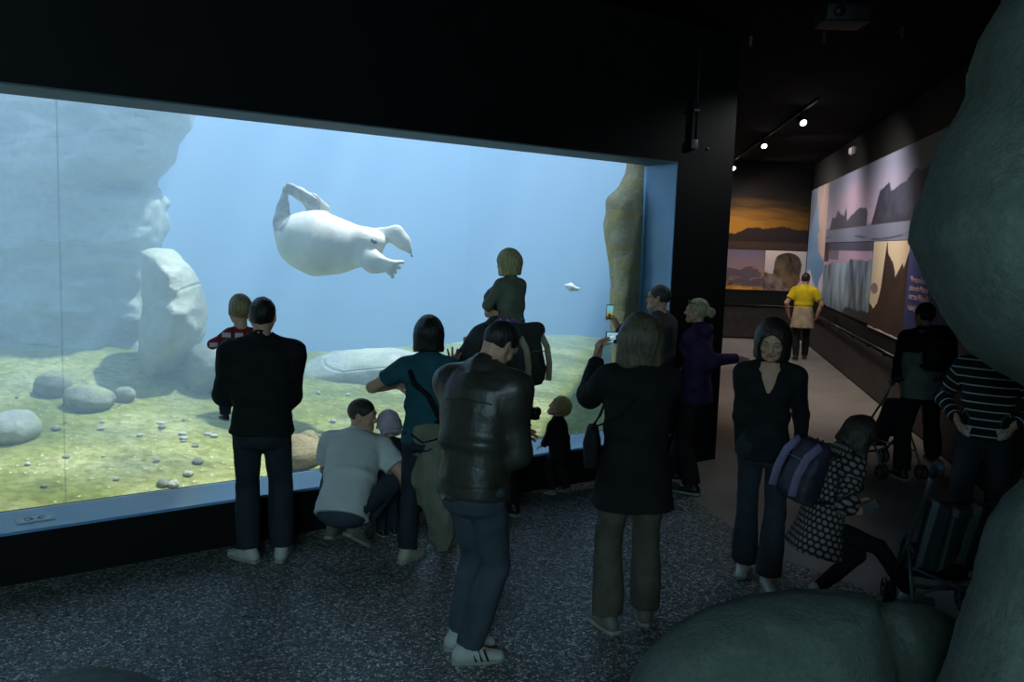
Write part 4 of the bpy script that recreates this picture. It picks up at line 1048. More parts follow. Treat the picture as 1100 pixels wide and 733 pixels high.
def arms_cloth(sd, s, sleeve, infl, cuff=1.0, loose=0.0):
    q = s.th
    for a in ('L', 'R'):
        sh, e, w = s.arm[a]; st = sleeve if not isinstance(sleeve, dict) else sleeve[a]
        if st == 'none': continue
        sd.cone(sh, sh + (e - sh) * .25, .055 * q + infl, .054 * q + infl, k=.06 * s.s)
        if st == 'short':
            sd.cone(sh, sh + (e - sh) * .62, .056 * q + infl, .057 * q + infl + loose, k=.045 * s.s, capb=True)
        elif st == 'mid':
            sd.cone(sh, e, .056 * q + infl, .048 * q + infl, k=.045 * s.s); sd.cone(e, e + (w - e) * .3, .048 * q + infl, .046 * q + infl, capb=True)
        else:
            sd.cone(sh, e, .056 * q + infl, .049 * q + infl + loose, k=.045 * s.s); sd.cone(e, e + (w - e) * cuff, .049 * q + infl + loose, .034 * q + infl, k=.02, capb=True)


def wrinkle(s, amp, seed, sc=9, an=(1, 1, 1)):
    a = np.array(an)
    return lambda P: amp * (fnoise(P * a, sc, seed, 3) + .8 * np.maximum(fnoise(P * a * np.array([1, 1, 1.2]), sc * 1.7, seed + 1, 2), 0))


def set_pat(o, V, s):
    """distance along the nearest bone and angle round the trunk, for woven stripes and printed dots"""
    pat = np.zeros((len(V), 3), np.float32); w = (V - s.mid) @ s.Rc; pat[:, 2] = w[:, 2]; pat[:, 0] = np.arctan2(w[:, 0], w[:, 1]) * .17; best = np.abs(np.hypot(w[:, 0], w[:, 1] * 1.3) - .13)
    for a in ('L', 'R'):
        sh, e, wr = s.arm[a]; off = .25
        for p0, p1 in ((sh, e), (e, wr)):
            ab = p1 - p0; L = np.linalg.norm(ab); t = np.clip((V - p0) @ ab / L / L, 0, 1); r = V - p0 - t[:, None] * ab; d = np.linalg.norm(r, axis=1); m = (d < .085 * s.s) & (t > .12 if off > .2 else t >= 0)
            u = nrm(np.cross(ab, (.3, .9, .2))); v2 = nrm(np.cross(ab, u)); pat[m, 2] = (off - t[m] * L); pat[m, 0] = np.arctan2(r[m] @ u, r[m] @ v2) * .06
            off -= L
    at = o.data.attributes.new('pat', 'FLOAT_VECTOR', 'POINT'); at.data.foreach_set('vector', pat.ravel())


SKIN = M_skin('skin', (206, 160, 134)); LIP = M_plain('lips', (164, 96, 88), .45); EYEW = M_plain('eye_white', (158, 152, 146), .35); IRIS = M_plain('iris', (46, 36, 30), .3)
JEANS = M_cloth('blue_jeans', (68, 76, 84), fold=5); JEANS_D = M_cloth('dark_jeans', (44, 50, 56), fold=5); JEANS_L = M_cloth('washed_jeans', (84, 98, 118), fold=5)
WHITE_SH = M_plain('white_leather', (190, 188, 180), .5); SOLE = M_plain('rubber_sole', (150, 148, 140), .7); BLK_SH = M_plain('black_shoe', (24, 23, 23), .5); GREY_SH = M_plain('grey_shoe', (104, 100, 92), .6)


def person(name, label, P, yaw, H, kind, pose, hair, hair_rgb, top=None, bottom=None, shoes=(None, None), skin=SKIN, hands=('L', 'R'), cell=.0125, stripe=None, hhdr=None, group=None):
    """body is one mesh and the top-level object; hair, top, trousers and shoes are its parts"""
    s = skeleton(H, kind, pose); po = pose or {}; q = s.th
    bodyh = cell
    sd = SDF(bodyh, .03 * s.s); torso(sd, s, -.012)
    short = {}
    for a in ('L', 'R'):
        sh, e, w = s.arm[a]; slv = (top or {}).get('sleeve', 'long'); slv = slv[a] if isinstance(slv, dict) else slv
        d = 0 if slv in ('short', 'none', 'mid') else -.006
        sd.cone(sh, e, .053 * q + d, .041 * q + d, bulge=.004); sd.cone(e, w, .042 * q + d, .0275 * q, bulge=.006 if not d else 0)
        hp, k, an = s.leg[a]; sd.cone(hp, k, .082 * q, .053 * q); sd.cone(k, an, .052 * q, .034 * q, bulge=.006)
        sd.cone(an, an + s.foot[a] @ np.array([0, .1, -.045]) * s.s, .034 * q, .028 * q)
    V, F = sd.build(); parts = [(V, F, 0)] + head_mesh(s)
    for a in hands:
        h = (po.get('arms') or {}).get(a, {}); sh, e, w = s.arm[a]; m = 1 if a == 'R' else -1
        hd = np.asarray(h.get('dir', nrm(w - e) + np.array([0, 0, -.1]))); pn = np.asarray(h.get('pn', s.Rc @ np.array([-m, .25, 0])))
        V, F = hand(w, hd, pn, a, h.get('curl', .3), s.s * (1.0 if kind != 'toddler' else 1.08), curls=h.get('curls'), spread=h.get('spread', .1)); parts.append((V, F, 0))
    Vs = []; Fs = []; fm = []; b = 0
    for V, F, m in parts:
        Vs.append(np.asarray(V)); Fs += (np.asarray(F) + b).tolist() if isinstance(F, np.ndarray) else [[i + b for i in f] for f in F]; fm.append(m if isinstance(m, np.ndarray) else np.full(len(F), m)); b += len(V)
    hm = M_hair('hair_%d_%d_%d' % hair_rgb, hair_rgb)
    body = mesh_np(name, np.concatenate(Vs), Fs, [skin, LIP, EYEW, IRIS, hm], None, True, np.concatenate(fm), loc=P, yaw=yaw)
    tag(body, label, 'person', group)
    if hair: V, F = hair_mesh(s, hair); mesh_np('hair', V, F, hm, body)
    if bottom:
        sd = SDF(cell * .9, .03 * s.s); inf = bottom.get('infl', .012); fl = bottom.get('flare', 0.0)
        torso(sd, s, .008, -.55, -.0)
        sd.p.pop()                                                 # trunk above the waist is not part of the trousers
        for i in range(len(sd.p) - 1, -1, -1):
            if sd.p[i][0] == 'e': sd.p.pop(i)
        lo = sd.p[0][4]; wt = bottom.get('waist', .45); row = [wt, np.interp(wt, lo[:, 0], lo[:, 1]), np.interp(wt, lo[:, 0], lo[:, 2])]
        q0 = list(sd.p[0]); q0[4] = np.vstack([lo[lo[:, 0] < wt - .02], row]); sd.p[0] = tuple(q0)
        sd.ell(s.pel + s.Rp @ (np.array([0, -.055, -.065]) * s.s), np.array([.14, .085, .09]) * q, s.Rp)
        for a in ('L', 'R'):
            hp, k, an = s.leg[a]; e2 = an + (k - an) * bottom.get('crop', .015)
            sd.cone(hp + s.Rp @ np.array([0, 0, .0]), k, .086 * q + inf, .056 * q + inf, k=.03); sd.cone(k, e2, .056 * q + inf, .046 * q + inf + fl, k=.02, bulge=.006, capb=True)
        sd.noise = wrinkle(s, .0085 * s.s, sum(map(ord, label)) % 97, 12, (.8, .8, 1.1)); V, F = sd.build(); mesh_np(bottom.get('name', 'trousers'), V, F, bottom['mat'], body)
    if top:
        sd = SDF(cell * .85, .035 * s.s); inf = top.get('infl', .016)
        torso(sd, s, inf, top.get('hem', -.4), top.get('neck', 1.0), wide=top.get('wide', 1.0), deep=top.get('deep', 1.0), hemw=top.get('hemw', 0.0))
        arms_cloth(sd, s, top.get('sleeve', 'long'), inf * .75, top.get('cuff', .97), top.get('loose', 0.0))
        if top.get('collar'):
            sd.loft(s.neck - s.Rc[:, 2] * .03, s.neck + s.Rc[:, 2] * top['collar'] * s.s - s.Rc[:, 1] * .01, s.Rc[:, 0], [(0, .096 * q, .09 * q), (1, .076 * q, .078 * q)], k=.02); sd.loft(s.neck + s.Rc[:, 2] * .0, s.neck + s.Rc[:, 2] * (top['collar'] + .03) * s.s - s.Rc[:, 1] * .01, s.Rc[:, 0], [(0, .055 * q, .055 * q), (1.1, .057 * q, .057 * q)], k=.004, op='-')
        if top.get('hood'): sd.ell(s.neck + s.Rc @ (np.array([0, -.075, .0]) * s.s), np.array([.11, .07, .075]) * q, s.Rc @ rx(.4), k=.03)
        if top.get('vneck'):
            c = s.neck + s.Rc @ (np.array([0, .11, -.02]) * s.s); sd.cone(c + s.Rc[:, 2] * .10 * s.s, c - s.Rc[:, 2] * .17 * s.s, .12 * q, .006, k=.004, op='-', flat=(s.Rc[:, 1], 1.25))
        for c in top.get('extra', []): c(sd, s)
        sd.noise = wrinkle(s, top.get('wr', .006) * s.s, (sum(map(ord, label)) + 5) % 97, top.get('wsc', 10), top.get('wan', (1, 1, 1))); V, F = sd.build()
        o = mesh_np(top.get('name', 'jacket'), V, F, top['mat'], body); body['_top'] = o.name
        if top.get('pat'): set_pat(o, V, s)
    if shoes[0] is not None:
        for a in ('L', 'R'): shoe_parts(s, a, body, shoes[0], shoes[1], stripe)
    if '_top' in body: del body['_top']
    body_s[label] = s
    return body, s


body_s = {}


def to_world(o, p): return np.array(o.location) + rz(o.rotation_euler.z) @ np.asarray(p)
def to_local(P, yaw, Q): return rz(-yaw) @ (np.asarray(Q) - np.asarray(P))
def Hpx(P, y):                                       # height whose top shows at pixel row y above ground point P
    lo, hi = .2, 3.0
    for _ in range(40):
        m = (lo + hi) / 2
        if proj(np.array([P[0], P[1], m]))[1] > y: lo = m
        else: hi = m
    return lo


class At:                                            # a standing place with a heading; turns pixels into the figure's own coordinates
    def __init__(s, P, yaw): s.P = np.array(P, float); s.yaw = D2R(yaw); s.D = depth_of(P)
    def px(s, x, y, dD=0.0): return to_local(s.P, s.yaw, pd(x, y, s.D + dD))
    def gd(s, x, y, z=.085): q = to_local(s.P, s.yaw, pz(x, y)); q[2] = z; return q
    def dirw(s, v): return rz(-s.yaw) @ np.asarray(v, float)


def surf(o, sd, name, mat, parent=None, **kw):
    V, F = sd.build(); return mesh_np(name, V, F, mat, parent if parent is not None else o, **kw)


def free(name, sd, mat, at, label, cat, parts=(), group=None):
    """a carried or lying thing built in a figure's coordinates, top-level"""
    V, F = sd.build(); c = np.array([V[:, 0].mean(), V[:, 1].mean(), V[:, 2].min()])
    o = mesh_np(name, V - c, F, mat, None, loc=at.P + rz(at.yaw) @ c, yaw=at.yaw); tag(o, label, cat, group)
    return o, c


LEATHER = M_cloth('brown_black_leather', (58, 54, 48), .42, 60, 7, .35, .5); BLKC = M_cloth('black_cloth', (26, 27, 28)); BLKK = M_cloth('black_knit', (24, 25, 26), .9, 220)
NAVY = M_cloth('navy_cloth', (36, 42, 54)); WHITE_T = M_cloth('white_cotton', (216, 218, 214), .9, 200, 6, .06); TEAL = M_cloth('teal_cotton', (38, 84, 94), .9); KHAKI = M_cloth('khaki_canvas', (120, 119, 102), .9)
DKGREY = M_cloth('dark_grey_cloth', (62, 63, 62)); PURPLE = M_cloth('purple_fleece', (64, 46, 82), .95); YELLOW = M_cloth('yellow_cotton', (216, 190, 30), .9, 200, 8, .1); BEIGE = M_cloth('beige_cotton', (176, 158, 128)); OLIVE = M_cloth('olive_cloth', (92, 92, 72)); TROUS = M_cloth('brown_grey_trousers', (84, 78, 66)); STRAPM = M_cloth('black_webbing', (22, 22, 23))
GREYJ = M_cloth('pale_grey_shell', (128, 136, 130)); BLKD = M_cloth('black_trousers', (30, 30, 31))

# ---- 1 man holding a toddler
P = pz(281, 604); H = Hpx(P, 319); print('man', H, P); a1 = At(P, 14); b = (H - .29) / 1.49
po = dict(cyaw=0, hyaw=-6, hpitch=-2, shw=1.06, legs=dict(L=dict(a=a1.gd(267, 603, .085 * b), yaw=48), R=dict(a=a1.gd(303, 601, .085 * b), yaw=-14)),
          arms=dict(L=dict(w=(-.10, .30, 1.16), hint=(-.45, -.3, -.9), dir=(1, .1, .1), pn=(0, -.5, 1), curl=.5), R=dict(w=(.0, .27, 1.1), hint=(.6, -.5, -.8), dir=(-1, .2, .1), pn=(0, -.5, 1), curl=.5)))
m1, k1 = person('person', 'man in a dark jacket seen from behind holding a toddler on his left arm', P, a1.yaw, H, 'man', po, 'short', (30, 28, 26),
                dict(mat=BLKC, hem=-.22, hemw=.02, infl=.026, wide=1.04, collar=.045, loose=.014, wr=.009), dict(mat=JEANS_D, infl=.02, flare=.012), (WHITE_SH, SOLE))
# toddler on his arm
Pt = pd(259, 395, a1.D + .10); at_ = At(Pt, 26)
red = NT('red_white_plaid'); v = red.coord(); sx = red.n('SeparateXYZ', {'Vector': v})
def band(nt, s_, f, th): 
    w_ = nt.n('Math', {0: s_, 1: f}, operation='MULTIPLY'); w2_ = nt.n('Math', {0: w_.outputs[0]}, operation='SINE'); return nt.n('Math', {0: w2_.outputs[0], 1: th}, operation='GREATER_THAN').outputs[0]
c = red.mix(band(red, sx.outputs['Z'], 90, .2), srgb(140, 34, 46), srgb(206, 196, 196)); c = red.mix(band(red, sx.outputs['X'], 80, .5), c, srgb(110, 30, 44)); red.principled(c, .9)
po = dict(pelvis=(0, 0, .02), lean=8, hyaw=4, hpitch=4, legs=dict(L=dict(a=at_.px(242, 446, .02), hint=(-.3, 1, .4), yaw=20), R=dict(a=(.1, .24, -.12), hint=(.3, 1, .5))),
          arms=dict(L=dict(w=(-.10, .14, .16), hint=(-1, -.3, -.4)), R=dict(w=(.12, .13, .17), hint=(1, -.3, -.4))))
person('person', 'fair haired toddler in red and white carried by the man in the dark jacket', Pt, at_.yaw, .92, 'toddler', dict(po, hh=.212), 'baby', (150, 132, 92),
       dict(mat=red.m, hem=-.3, infl=.012, name='shirt'), dict(mat=NAVY), (BLK_SH, SOLE), cell=.009)

# ---- 2 crouching man
P = pz(380, 591); a2 = At(P, -8); print('crouch', depth_of(P))
po = dict(pelvis=(-.06, -.06, .33), plean=24, pyaw=-14, lean=46, cyaw=10, side=4, hyaw=-88, hpitch=-6, htilt=0, hh=.235,
          legs=dict(L=dict(a=a2.gd(358, 580, .10), hint=(-.35, 1, .5), yaw=-4, pitch=-12), R=dict(a=a2.gd(384, 590, .15), hint=(.45, 1, .5), yaw=-34, pitch=-34)),
          arms=dict(L=dict(w=(-.15, .55, .42), hint=(-.8, 0, -.6)), R=dict(w=(.24, .42, .36), hint=(.75, -.3, -.7), dir=(-.3, .9, -.2))))
m2, k2 = person('person', 'crouching man in a white T-shirt with his head turned to the right', P, a2.yaw, 1.80, 'man', po, 'buzz', (44, 38, 34),
                dict(mat=WHITE_T, hem=-.36, hemw=.02, infl=.022, deep=1.12, sleeve='short', loose=.02, name='t_shirt', wr=.007, neck=.98), dict(mat=JEANS, infl=.016), (GREY_SH, SOLE))
print('crouch proj head', proj(to_world(m2, k2.hc)), 'pel', proj(to_world(m2, k2.pel)))

# child in a pink hat
P = pz(417, 575); a3 = At(P, 30)
HATM = M_cloth('pink_hat_cloth', (188, 168, 178), .9)
m3, k3 = person('person', 'small child in a pink sun hat beside the crouching man', P, a3.yaw, Hpx(P, 440), 'toddler', dict(hpitch=-8), 'baby', (120, 100, 70),
                dict(mat=NAVY, hem=-.5, infl=.018, hemw=.012), dict(mat=NAVY), (BLK_SH, SOLE), cell=.009)
sd = SDF(.007, .02); k = k3.sh; hp = lambda x, y, z: k3.hc + k3.Rh @ np.array([x, y, z]) * k
sd.ell(hp(0, -.012, .05), np.array([.094, .112, .1]) * k, k3.Rh); sd.cone(hp(0, -.012, .02), hp(0, -.012, -.012), .10 * k, .125 * k, capb=True, flat=None, k=.03); sd.loft(hp(0, -.02, .02), hp(0, -.06, -.075), k3.Rh[:, 0], [(0, .095 * k, .1 * k), (1, .1 * k, .07 * k)])
sd.ell(hp(0, .13, -.05), np.array([.07, .1, .1]) * k, k3.Rh, op='-'); sd.noise = wrinkle(k3, .008, 4, 22)
surf(m3, sd, 'sun_hat', HATM)

# ---- 3 woman in the teal top
P = pz(455, 601); H = Hpx(P, 339); print('teal', H); a4 = At(P, 2); b = (H - .28) / 1.49
po = dict(hyaw=6, hpitch=-4, cyaw=4, legs=dict(L=dict(a=a4.gd(437, 603, .085 * b), yaw=-34), R=dict(a=a4.gd(478, 590, .085 * b), yaw=-20)),
          arms=dict(L=dict(w=a4.px(425, 414, .12), hint=(-1, -.1, -.5), dir=(.9, .5, -.15), pn=(0, .3, -1), curl=.35), R=dict(w=a4.px(487, 396, .44), hint=(.6, -.2, -.8), dir=(.02, .15, 1), pn=(0, 1, 0), curl=.08, spread=.35)))
m4, k4 = person('person', 'woman with a dark bob and teal T-shirt raising one hand to the glass', P, a4.yaw, H, 'woman', po, 'bob', (26, 24, 24),
                dict(mat=TEAL, hem=-.3, infl=.010, sleeve='short', loose=.008, name='t_shirt', wr=.005, wide=1.12), dict(mat=JEANS_D, infl=.012, flare=.014), (M_plain('beige_shoe', (176, 166, 146), .6), SOLE))
# shoulder bag with a khaki jacket hung over it
c = a4.px(460, 470, -.14); sd = SDF(.011, .04)
sd.loft(c + np.array([0, 0, -.13]), c + np.array([0, 0, .1]), (1, .25, 0), [(0, .10, .055), (.5, .115, .07), (1, .105, .05)], ex=3); sd.ell(c + np.array([.02, -.03, .02]), (.1, .06, .085)); sd.noise = wrinkle(k4, .009, 6, 14)
bag, c0 = free('shoulder_bag', sd, KHAKI, a4, 'khaki canvas shoulder bag at the hip of the woman in the teal top', 'bag')
mb = MB(); q = [k4.neck + k4.Rc @ np.array([-.10, .02, -.02]), k4.neck + k4.Rc @ np.array([-.135, -.05, -.04]), k4.neck + k4.Rc @ np.array([-.09, -.135, -.16]), k4.mid + k4.Rc @ np.array([.0, -.135, .08]), k4.pel + np.array([.10, -.155, .12]), c + np.array([.04, -.03, .11])]
mb.tube([p - c0 for p in q], .018, 8, .35, up=(0, 1, 0)); mb.build('strap', STRAPM, bag, True)
mb = MB(); mb.tube([c + np.array(d) - c0 for d in ((-.11, -.06, .03), (-.03, -.10, -.015), (.06, -.1, .01), (.12, -.05, .05))], .012, 8, .4); mb.tube([c + np.array(d) - c0 for d in ((-.09, -.07, -.08), (.0, -.105, -.07), (.09, -.08, -.02), (.12, -.05, .05))], .011, 8, .4); mb.build('flap_strap', STRAPM, bag, True)
sd = SDF(.011, .05); p0 = c + np.array([.05, -.05, -.06]); p1 = a4.px(473, 590, -.10)
sd.chain([p0, c + np.array([.02, -.05, -.26]), (p0 + p1) / 2 + np.array([.02, -.02, -.08]), p1 + np.array([.0, 0, .12]), p1 + np.array([0, 0, .03])], [.10, .11, .10, .085, .05], flat=((0.2, 1, 0), .6)); sd.chain([p0 + np.array([-.05, .03, -.05]), p0 + np.array([-.07, .03, -.38])], [.05, .03], flat=((0.2, 1, 0), .6))
sd.noise = lambda P_: .018 * fnoise(P_ * np.array([1.6, 1.6, .35]), 13, 3) + .006 * fnoise(P_, 20, 5)
free('hanging_jacket', sd, KHAKI, a4, 'pale khaki jacket hanging down from the khaki bag of the woman in teal', 'jacket')

# ---- 4 man in the leather jacket
P = pz(509, 709); H = Hpx(P, 338); print('leather', H); a5 = At(P, -42); b = (H - .29) / 1.49
po = dict(pyaw=0, plean=-1, lean=9, cyaw=14, hyaw=-8, hpitch=-34, htilt=6, shw=1.0, pelvis=(0, -.04, .93 * b),
          legs=dict(L=dict(a=a5.gd(494, 697, .085 * b), yaw=-34), R=dict(a=a5.gd(503, 712, .085 * b), yaw=-36)),
          arms=dict(L=dict(w=(-.10, .34, 1.13), hint=(-1, -.5, -.3), dir=(.4, .9, .1), curl=.6), R=dict(w=a5.px(556, 452, .06), hint=(.6, -.7, -.5), dir=(-.3, .9, .25), curl=.7)))
m5, k5 = person('person', 'tall man in a brown-black leather jacket and jeans standing nearest, head bowed', P, a5.yaw, H + .03, 'man', po, 'buzz', (34, 31, 29),
                dict(mat=LEATHER, hem=-.27, hemw=.032, infl=.026, wide=1.0, deep=1.08, collar=.035, loose=.014, wr=.010, wsc=11, wan=(1.3, 1.3, .38)), dict(mat=JEANS, infl=.014, flare=.008), (WHITE_SH, SOLE), stripe=M_plain('black_stripe', (26, 26, 28), .5))
print('leather head', proj(to_world(m5, k5.hc)))
def seam(body, top_name, at, s, pts, r, mat, name):
    o = [c for c in body.children if c.name.split('.')[0] == top_name][0]; A = np.zeros(len(o.data.vertices) * 3); o.data.vertices.foreach_get('co', A); A = A.reshape(-1, 3)
    q = []
    for p in pts: i = ((A - p) ** 2).sum(1).argsort()[:6]; q.append(A[i].mean(0) + nrm(A[i].mean(0) - (s.mid + s.Rc[:, 2] * ((A[i].mean(0) - s.mid) @ s.Rc[:, 2]))) * .001)
    mb = MB(); mb.tube(q, r, 6); mb.build(name, mat, o, True)
bk = lambda x, y, z: k5.mid + k5.Rc @ np.array([x, y, z])
seam(m5, 'jacket', a5, k5, [bk(x, -.2, .19 + .012 * math.cos(x * 9)) for x in np.linspace(-.17, .17, 15)], .004, LEATHER, 'yoke_seam')
seam(m5, 'jacket', a5, k5, [k5.pel + np.array([.24 * math.sin(q), -.24 * math.cos(q), .035]) for q in np.linspace(-1.5, 1.5, 24)], .006, LEATHER, 'waistband_seam')
# camera held in front of him
wv = k5.arm['R'][2]; c = wv + np.array([.0, .10, .03]); at = a5
e = tag(empty('camera', a5.P + rz(a5.yaw) @ c, a5.yaw), 'small black camera held by the man in the leather jacket', 'camera')
CAMB = M_plain('black_camera_plastic', (22, 22, 24), .4)
mb = MB(); mb.box((0, 0, 0), (.11, .045, .065), None, .008); mb.build('body', CAMB, e, True); mb = MB(); mb.tube([(0, .02, 0), (0, .065, 0)], .026, 18); mb.build('lens', CAMB, e, True)

# ---- 5 man carrying a girl on his shoulders
P = pz(531, 557); H = Hpx(P, 309); print('carrier', H, P); a6 = At(P, 50); H = min(max(H, 1.7), 1.86); b = (H - .29) / 1.49
po = dict(lean=4, hyaw=8, hpitch=2, pelvis=(0, -.0, .935 * b), legs=dict(L=dict(a=a6.gd(531, 562, .085 * b)), R=dict(a=a6.gd(549, 553, .085 * b))),
          arms=dict(L=dict(w=(-.13, .22, 1.30 * b), hint=(-1, -.2, -.7), dir=(.3, .3, 1), curl=.7), R=dict(w=(.13, .22, 1.30 * b), hint=(1, -.2, -.7), dir=(-.3, .3, 1), curl=.7)))
m6, k6 = person('person', 'curly haired man with a backpack carrying a girl on his shoulders', P, a6.yaw, H, 'man', po, 'curly', (38, 32, 28),
                dict(mat=DKGREY, hem=-.5, hemw=.02, infl=.022, collar=.03), dict(mat=BLKD, infl=.02, flare=.01), (BLK_SH, SOLE))
print('carrier head', proj(to_world(m6, k6.hc)))
# the girl
pelw = to_world(m6, k6.neck + np.array([0, -.135, .03])); a7 = At(pelw, 44); print('girl pelvis', proj(pelw))
GIRLJ = M_cloth('grey_green_cardigan', (112, 116, 98), .95); PAT = NT('purple_flower_print'); v = PAT.coord(); vo = PAT.n('TexVoronoi', {'Vector': v, 'Scale': 38.0}); PAT.principled(PAT.ramp(vo.outputs['Distance'], [(.25, srgb(196, 170, 200)), (.45, srgb(110, 70, 130))]), .9)
po = dict(pelvis=(0, 0, .0), lean=5, hyaw=14, hpitch=-2, legs=dict(L=dict(a=(-.13, .27, -.36), hint=(-.3, 1, .5)), R=dict(a=(.13, .27, -.36), hint=(.3, 1, .5))),
          arms=dict(L=dict(w=(-.06, .19, .10), hint=(-1, -.5, -.3), dir=(.2, 1, -.1), pn=(.9, 0, -.3)), R=dict(w=(.06, .19, .10), hint=(1, -.5, -.3), dir=(-.2, 1, -.1), pn=(-.9, 0, -.3))))
m7, k7 = person('person', 'blonde girl in a grey-green cardigan riding on the shoulders of the curly haired man', pelw, a7.yaw, 1.16, 'child', po, 'girl', (178, 166, 112),
                dict(mat=GIRLJ, hem=-.45, infl=.012, name='cardigan', wr=.006), dict(mat=PAT.m, infl=.016, crop=.12), (BLK_SH, SOLE), cell=.009)
print('girl head', proj(to_world(m7, k7.hc)))


def backpack(at, s, w, h, d, mat, label, mat2=None, off=(0, 0, 0), roll=False, trim=None, group=None):
    C = s.mid + s.Rc @ (np.array([0, -.125 * s.th / 1.0 - d * .5 - .02, .12 * s.s]) + np.array(off)); R = s.Rc
    sd = SDF(.0115, .04)
    sd.loft(C - R[:, 2] * h / 2, C + R[:, 2] * h / 2, R[:, 0], [(0, w * .46, d * .46), (.2, w * .5, d * .56), (.7, w * .48, d * .5), (.92, w * .4, d * .36), (1, w * .3, d * .22)], ex=3)
    sd.loft(C - R[:, 2] * h * .42 - R[:, 1] * d * .42, C + R[:, 2] * h * .08 - R[:, 1] * d * .4, R[:, 0], [(0, w * .36, d * .22), (.5, w * .38, d * .26), (1, w * .33, d * .16)], ex=3, k=.012)
    if roll: sd.cone(C + R @ np.array([-w * .42, -.02, h * .5]), C + R @ np.array([w * .42, -.02, h * .5]), .065, .065)
    sd.noise = wrinkle(s, .006, 8, 12)
    o, c = free('backpack', sd, mat, at, label, 'backpack', group=group)
    for m in (-1, 1):
        mb = MB(); x = m * .11 * s.s * 1.0; T = s.th
        q = [C + R @ np.array([m * w * .25, d * .3, h * .36]), s.neck + R @ np.array([x, -.10 * T, -.03]), s.neck + R @ np.array([x * 1.05, -.01, .028]), s.neck + R @ np.array([x * 1.12, .10 * T, -.07]), s.mid + R @ np.array([x * 1.35, .155 * T, .10]), s.mid + R @ np.array([m * .175 * T, .05, -.02]), C + R @ np.array([m * w * .42, d * .3, -h * .4])]
        mb.tube([p - c for p in q], .02, 8, .4, up=R[:, 1]); mb.build('strap', STRAPM, o, True)
    mb = MB(); mb.ring(C + R @ np.array([0, d * .1, h * .5]) - c, .03, .007, R[:, 1], 16, 6, -.2, PI + .2); mb.build('grab_handle', STRAPM, o, True)
    mb = MB(); mb.tube([C + R @ np.array([x * w, -d * .52 - .012, z * h]) - c for x, z in ((-.34, .10), (-.2, .14), (.2, .14), (.34, .10))], .004, 6); mb.build('zip', trim or M_plain('grey_zip', (120, 120, 118), .4), o, True)
    if mat2:
        for m in (-1, 1):
            mb = MB(); mb.tube([C + R @ np.array([m * w * .42, -d * .36 + y, z * h]) - c for y, z in ((-.05, -.42), (-.06, -.1), (-.04, .2), (.02, .42))], .03, 10, .35, up=R[:, 0]); mb.build('side_panel', mat2, o, True)
    return o


backpack(a6, k6, .30, .42, .20, DKGREY, 'bulging grey and beige backpack on the man who carries the girl', BEIGE, off=(.03, 0, -.03), roll=True)

# ---- 6 toddler at the glass
P = pz(598, 530); H = Hpx(P, 421); print('toddler', H); a8 = At(P, 66); b = (H - .24) / 1.49
po = dict(lean=12, hyaw=14, hpitch=26, legs=dict(L=dict(a=a8.gd(593, 531, .085 * b), yaw=16), R=dict(a=a8.gd(609, 529, .085 * b), yaw=-6)), pelvis=(.0, -.01, .91 * b),
          arms=dict(L=dict(w=a8.px(584, 478, .0), hint=(-1, -.5, -.2), dir=a8.dirw((-1, .2, -.5)), pn=(0, 0, -1), curl=.2), R=dict(w=a8.px(590, 474, .2), hint=(1, -.5, -.2), pn=(0, 0, -1), curl=.2)))
m8, k8 = person('person', 'blond toddler in a dark hooded jacket leaning on the window ledge and looking up', P, a8.yaw, H, 'toddler', po, 'curly', (172, 146, 92),
                dict(mat=BLKC, hem=-.75, hemw=.012, infl=.022, hood=True, wr=.008), dict(mat=BLKD, infl=.016), (GREY_SH, SOLE), cell=.009)

# ---- 7 man with glasses taking a picture
P = pz(699, 523); H = Hpx(P, 305); print('glasses', H); a9 = At(P, 62)
po = dict(hyaw=8, hpitch=2, cyaw=-4, arms=dict(R=dict(w=a9.px(663, 351, .02), hint=a9.dirw((.3, 0, -1)), dir=a9.dirw((-.45, .0, .9)), pn=a9.dirw((-.75, -.5, -.4)), curl=.6), L=dict(w=(-.2, .2, 1.0), hint=(-1, -.5, 0))))
m9, k9 = person('person', 'grey haired man with glasses holding up a phone beside the brown rock', P, a9.yaw, H, 'man', po, 'receding', (60, 56, 52),
                dict(mat=DKGREY, hem=-.45, infl=.02, collar=.03, hemw=.01), dict(mat=BLKD, infl=.016), (BLK_SH, SOLE))
hp = lambda x, y, z: k9.hc + k9.Rh @ np.array([x, y, z]) * k9.sh; GLM = M_plain('spectacle_frame', (20, 20, 22), .3)
def glasses(hp_, s, zoff, yoff, name, body, lens_mat=None, fr=.0022):
    mb = MB()
    for m in (-1, 1):
        mb.ring(hp_(m * .034, .102 + yoff, .012 + zoff), .021 * s.sh, fr, s.Rh[:, 1], 20, 6); mb.tube([hp_(m * .055, .10 + yoff, .018 + zoff), hp_(m * .078, .07 + yoff * .6, .018 + zoff), hp_(m * .084, -.005, .016 + zoff * .8), hp_(m * .082, -.02, .004 + zoff * .8)], fr, 6)
    mb.tube([hp_(-.014, .104 + yoff, .018 + zoff), hp_(0, .108 + yoff, .02 + zoff), hp_(.014, .104 + yoff, .018 + zoff)], fr, 6); g = mb.build(name, GLM, body, True)
    if lens_mat:
        for m in (-1, 1):
            q = MB(); q.sphere(hp_(m * .034, .103 + yoff, .012 + zoff), np.array([.021, .003, .019]) * s.sh, s.Rh, 14, 6); q.build('lens', lens_mat, g, True)
glasses(hp, k9, 0, 0, 'glasses', m9)
SCR = NT('lit_phone_screen'); v = SCR.n('Attribute', attribute_name='Col'); ee = SCR.n('Emission', {'Color': v.outputs['Color'], 'Strength': .8}); SCR.link(ee.outputs[0], SCR.out.inputs[0])
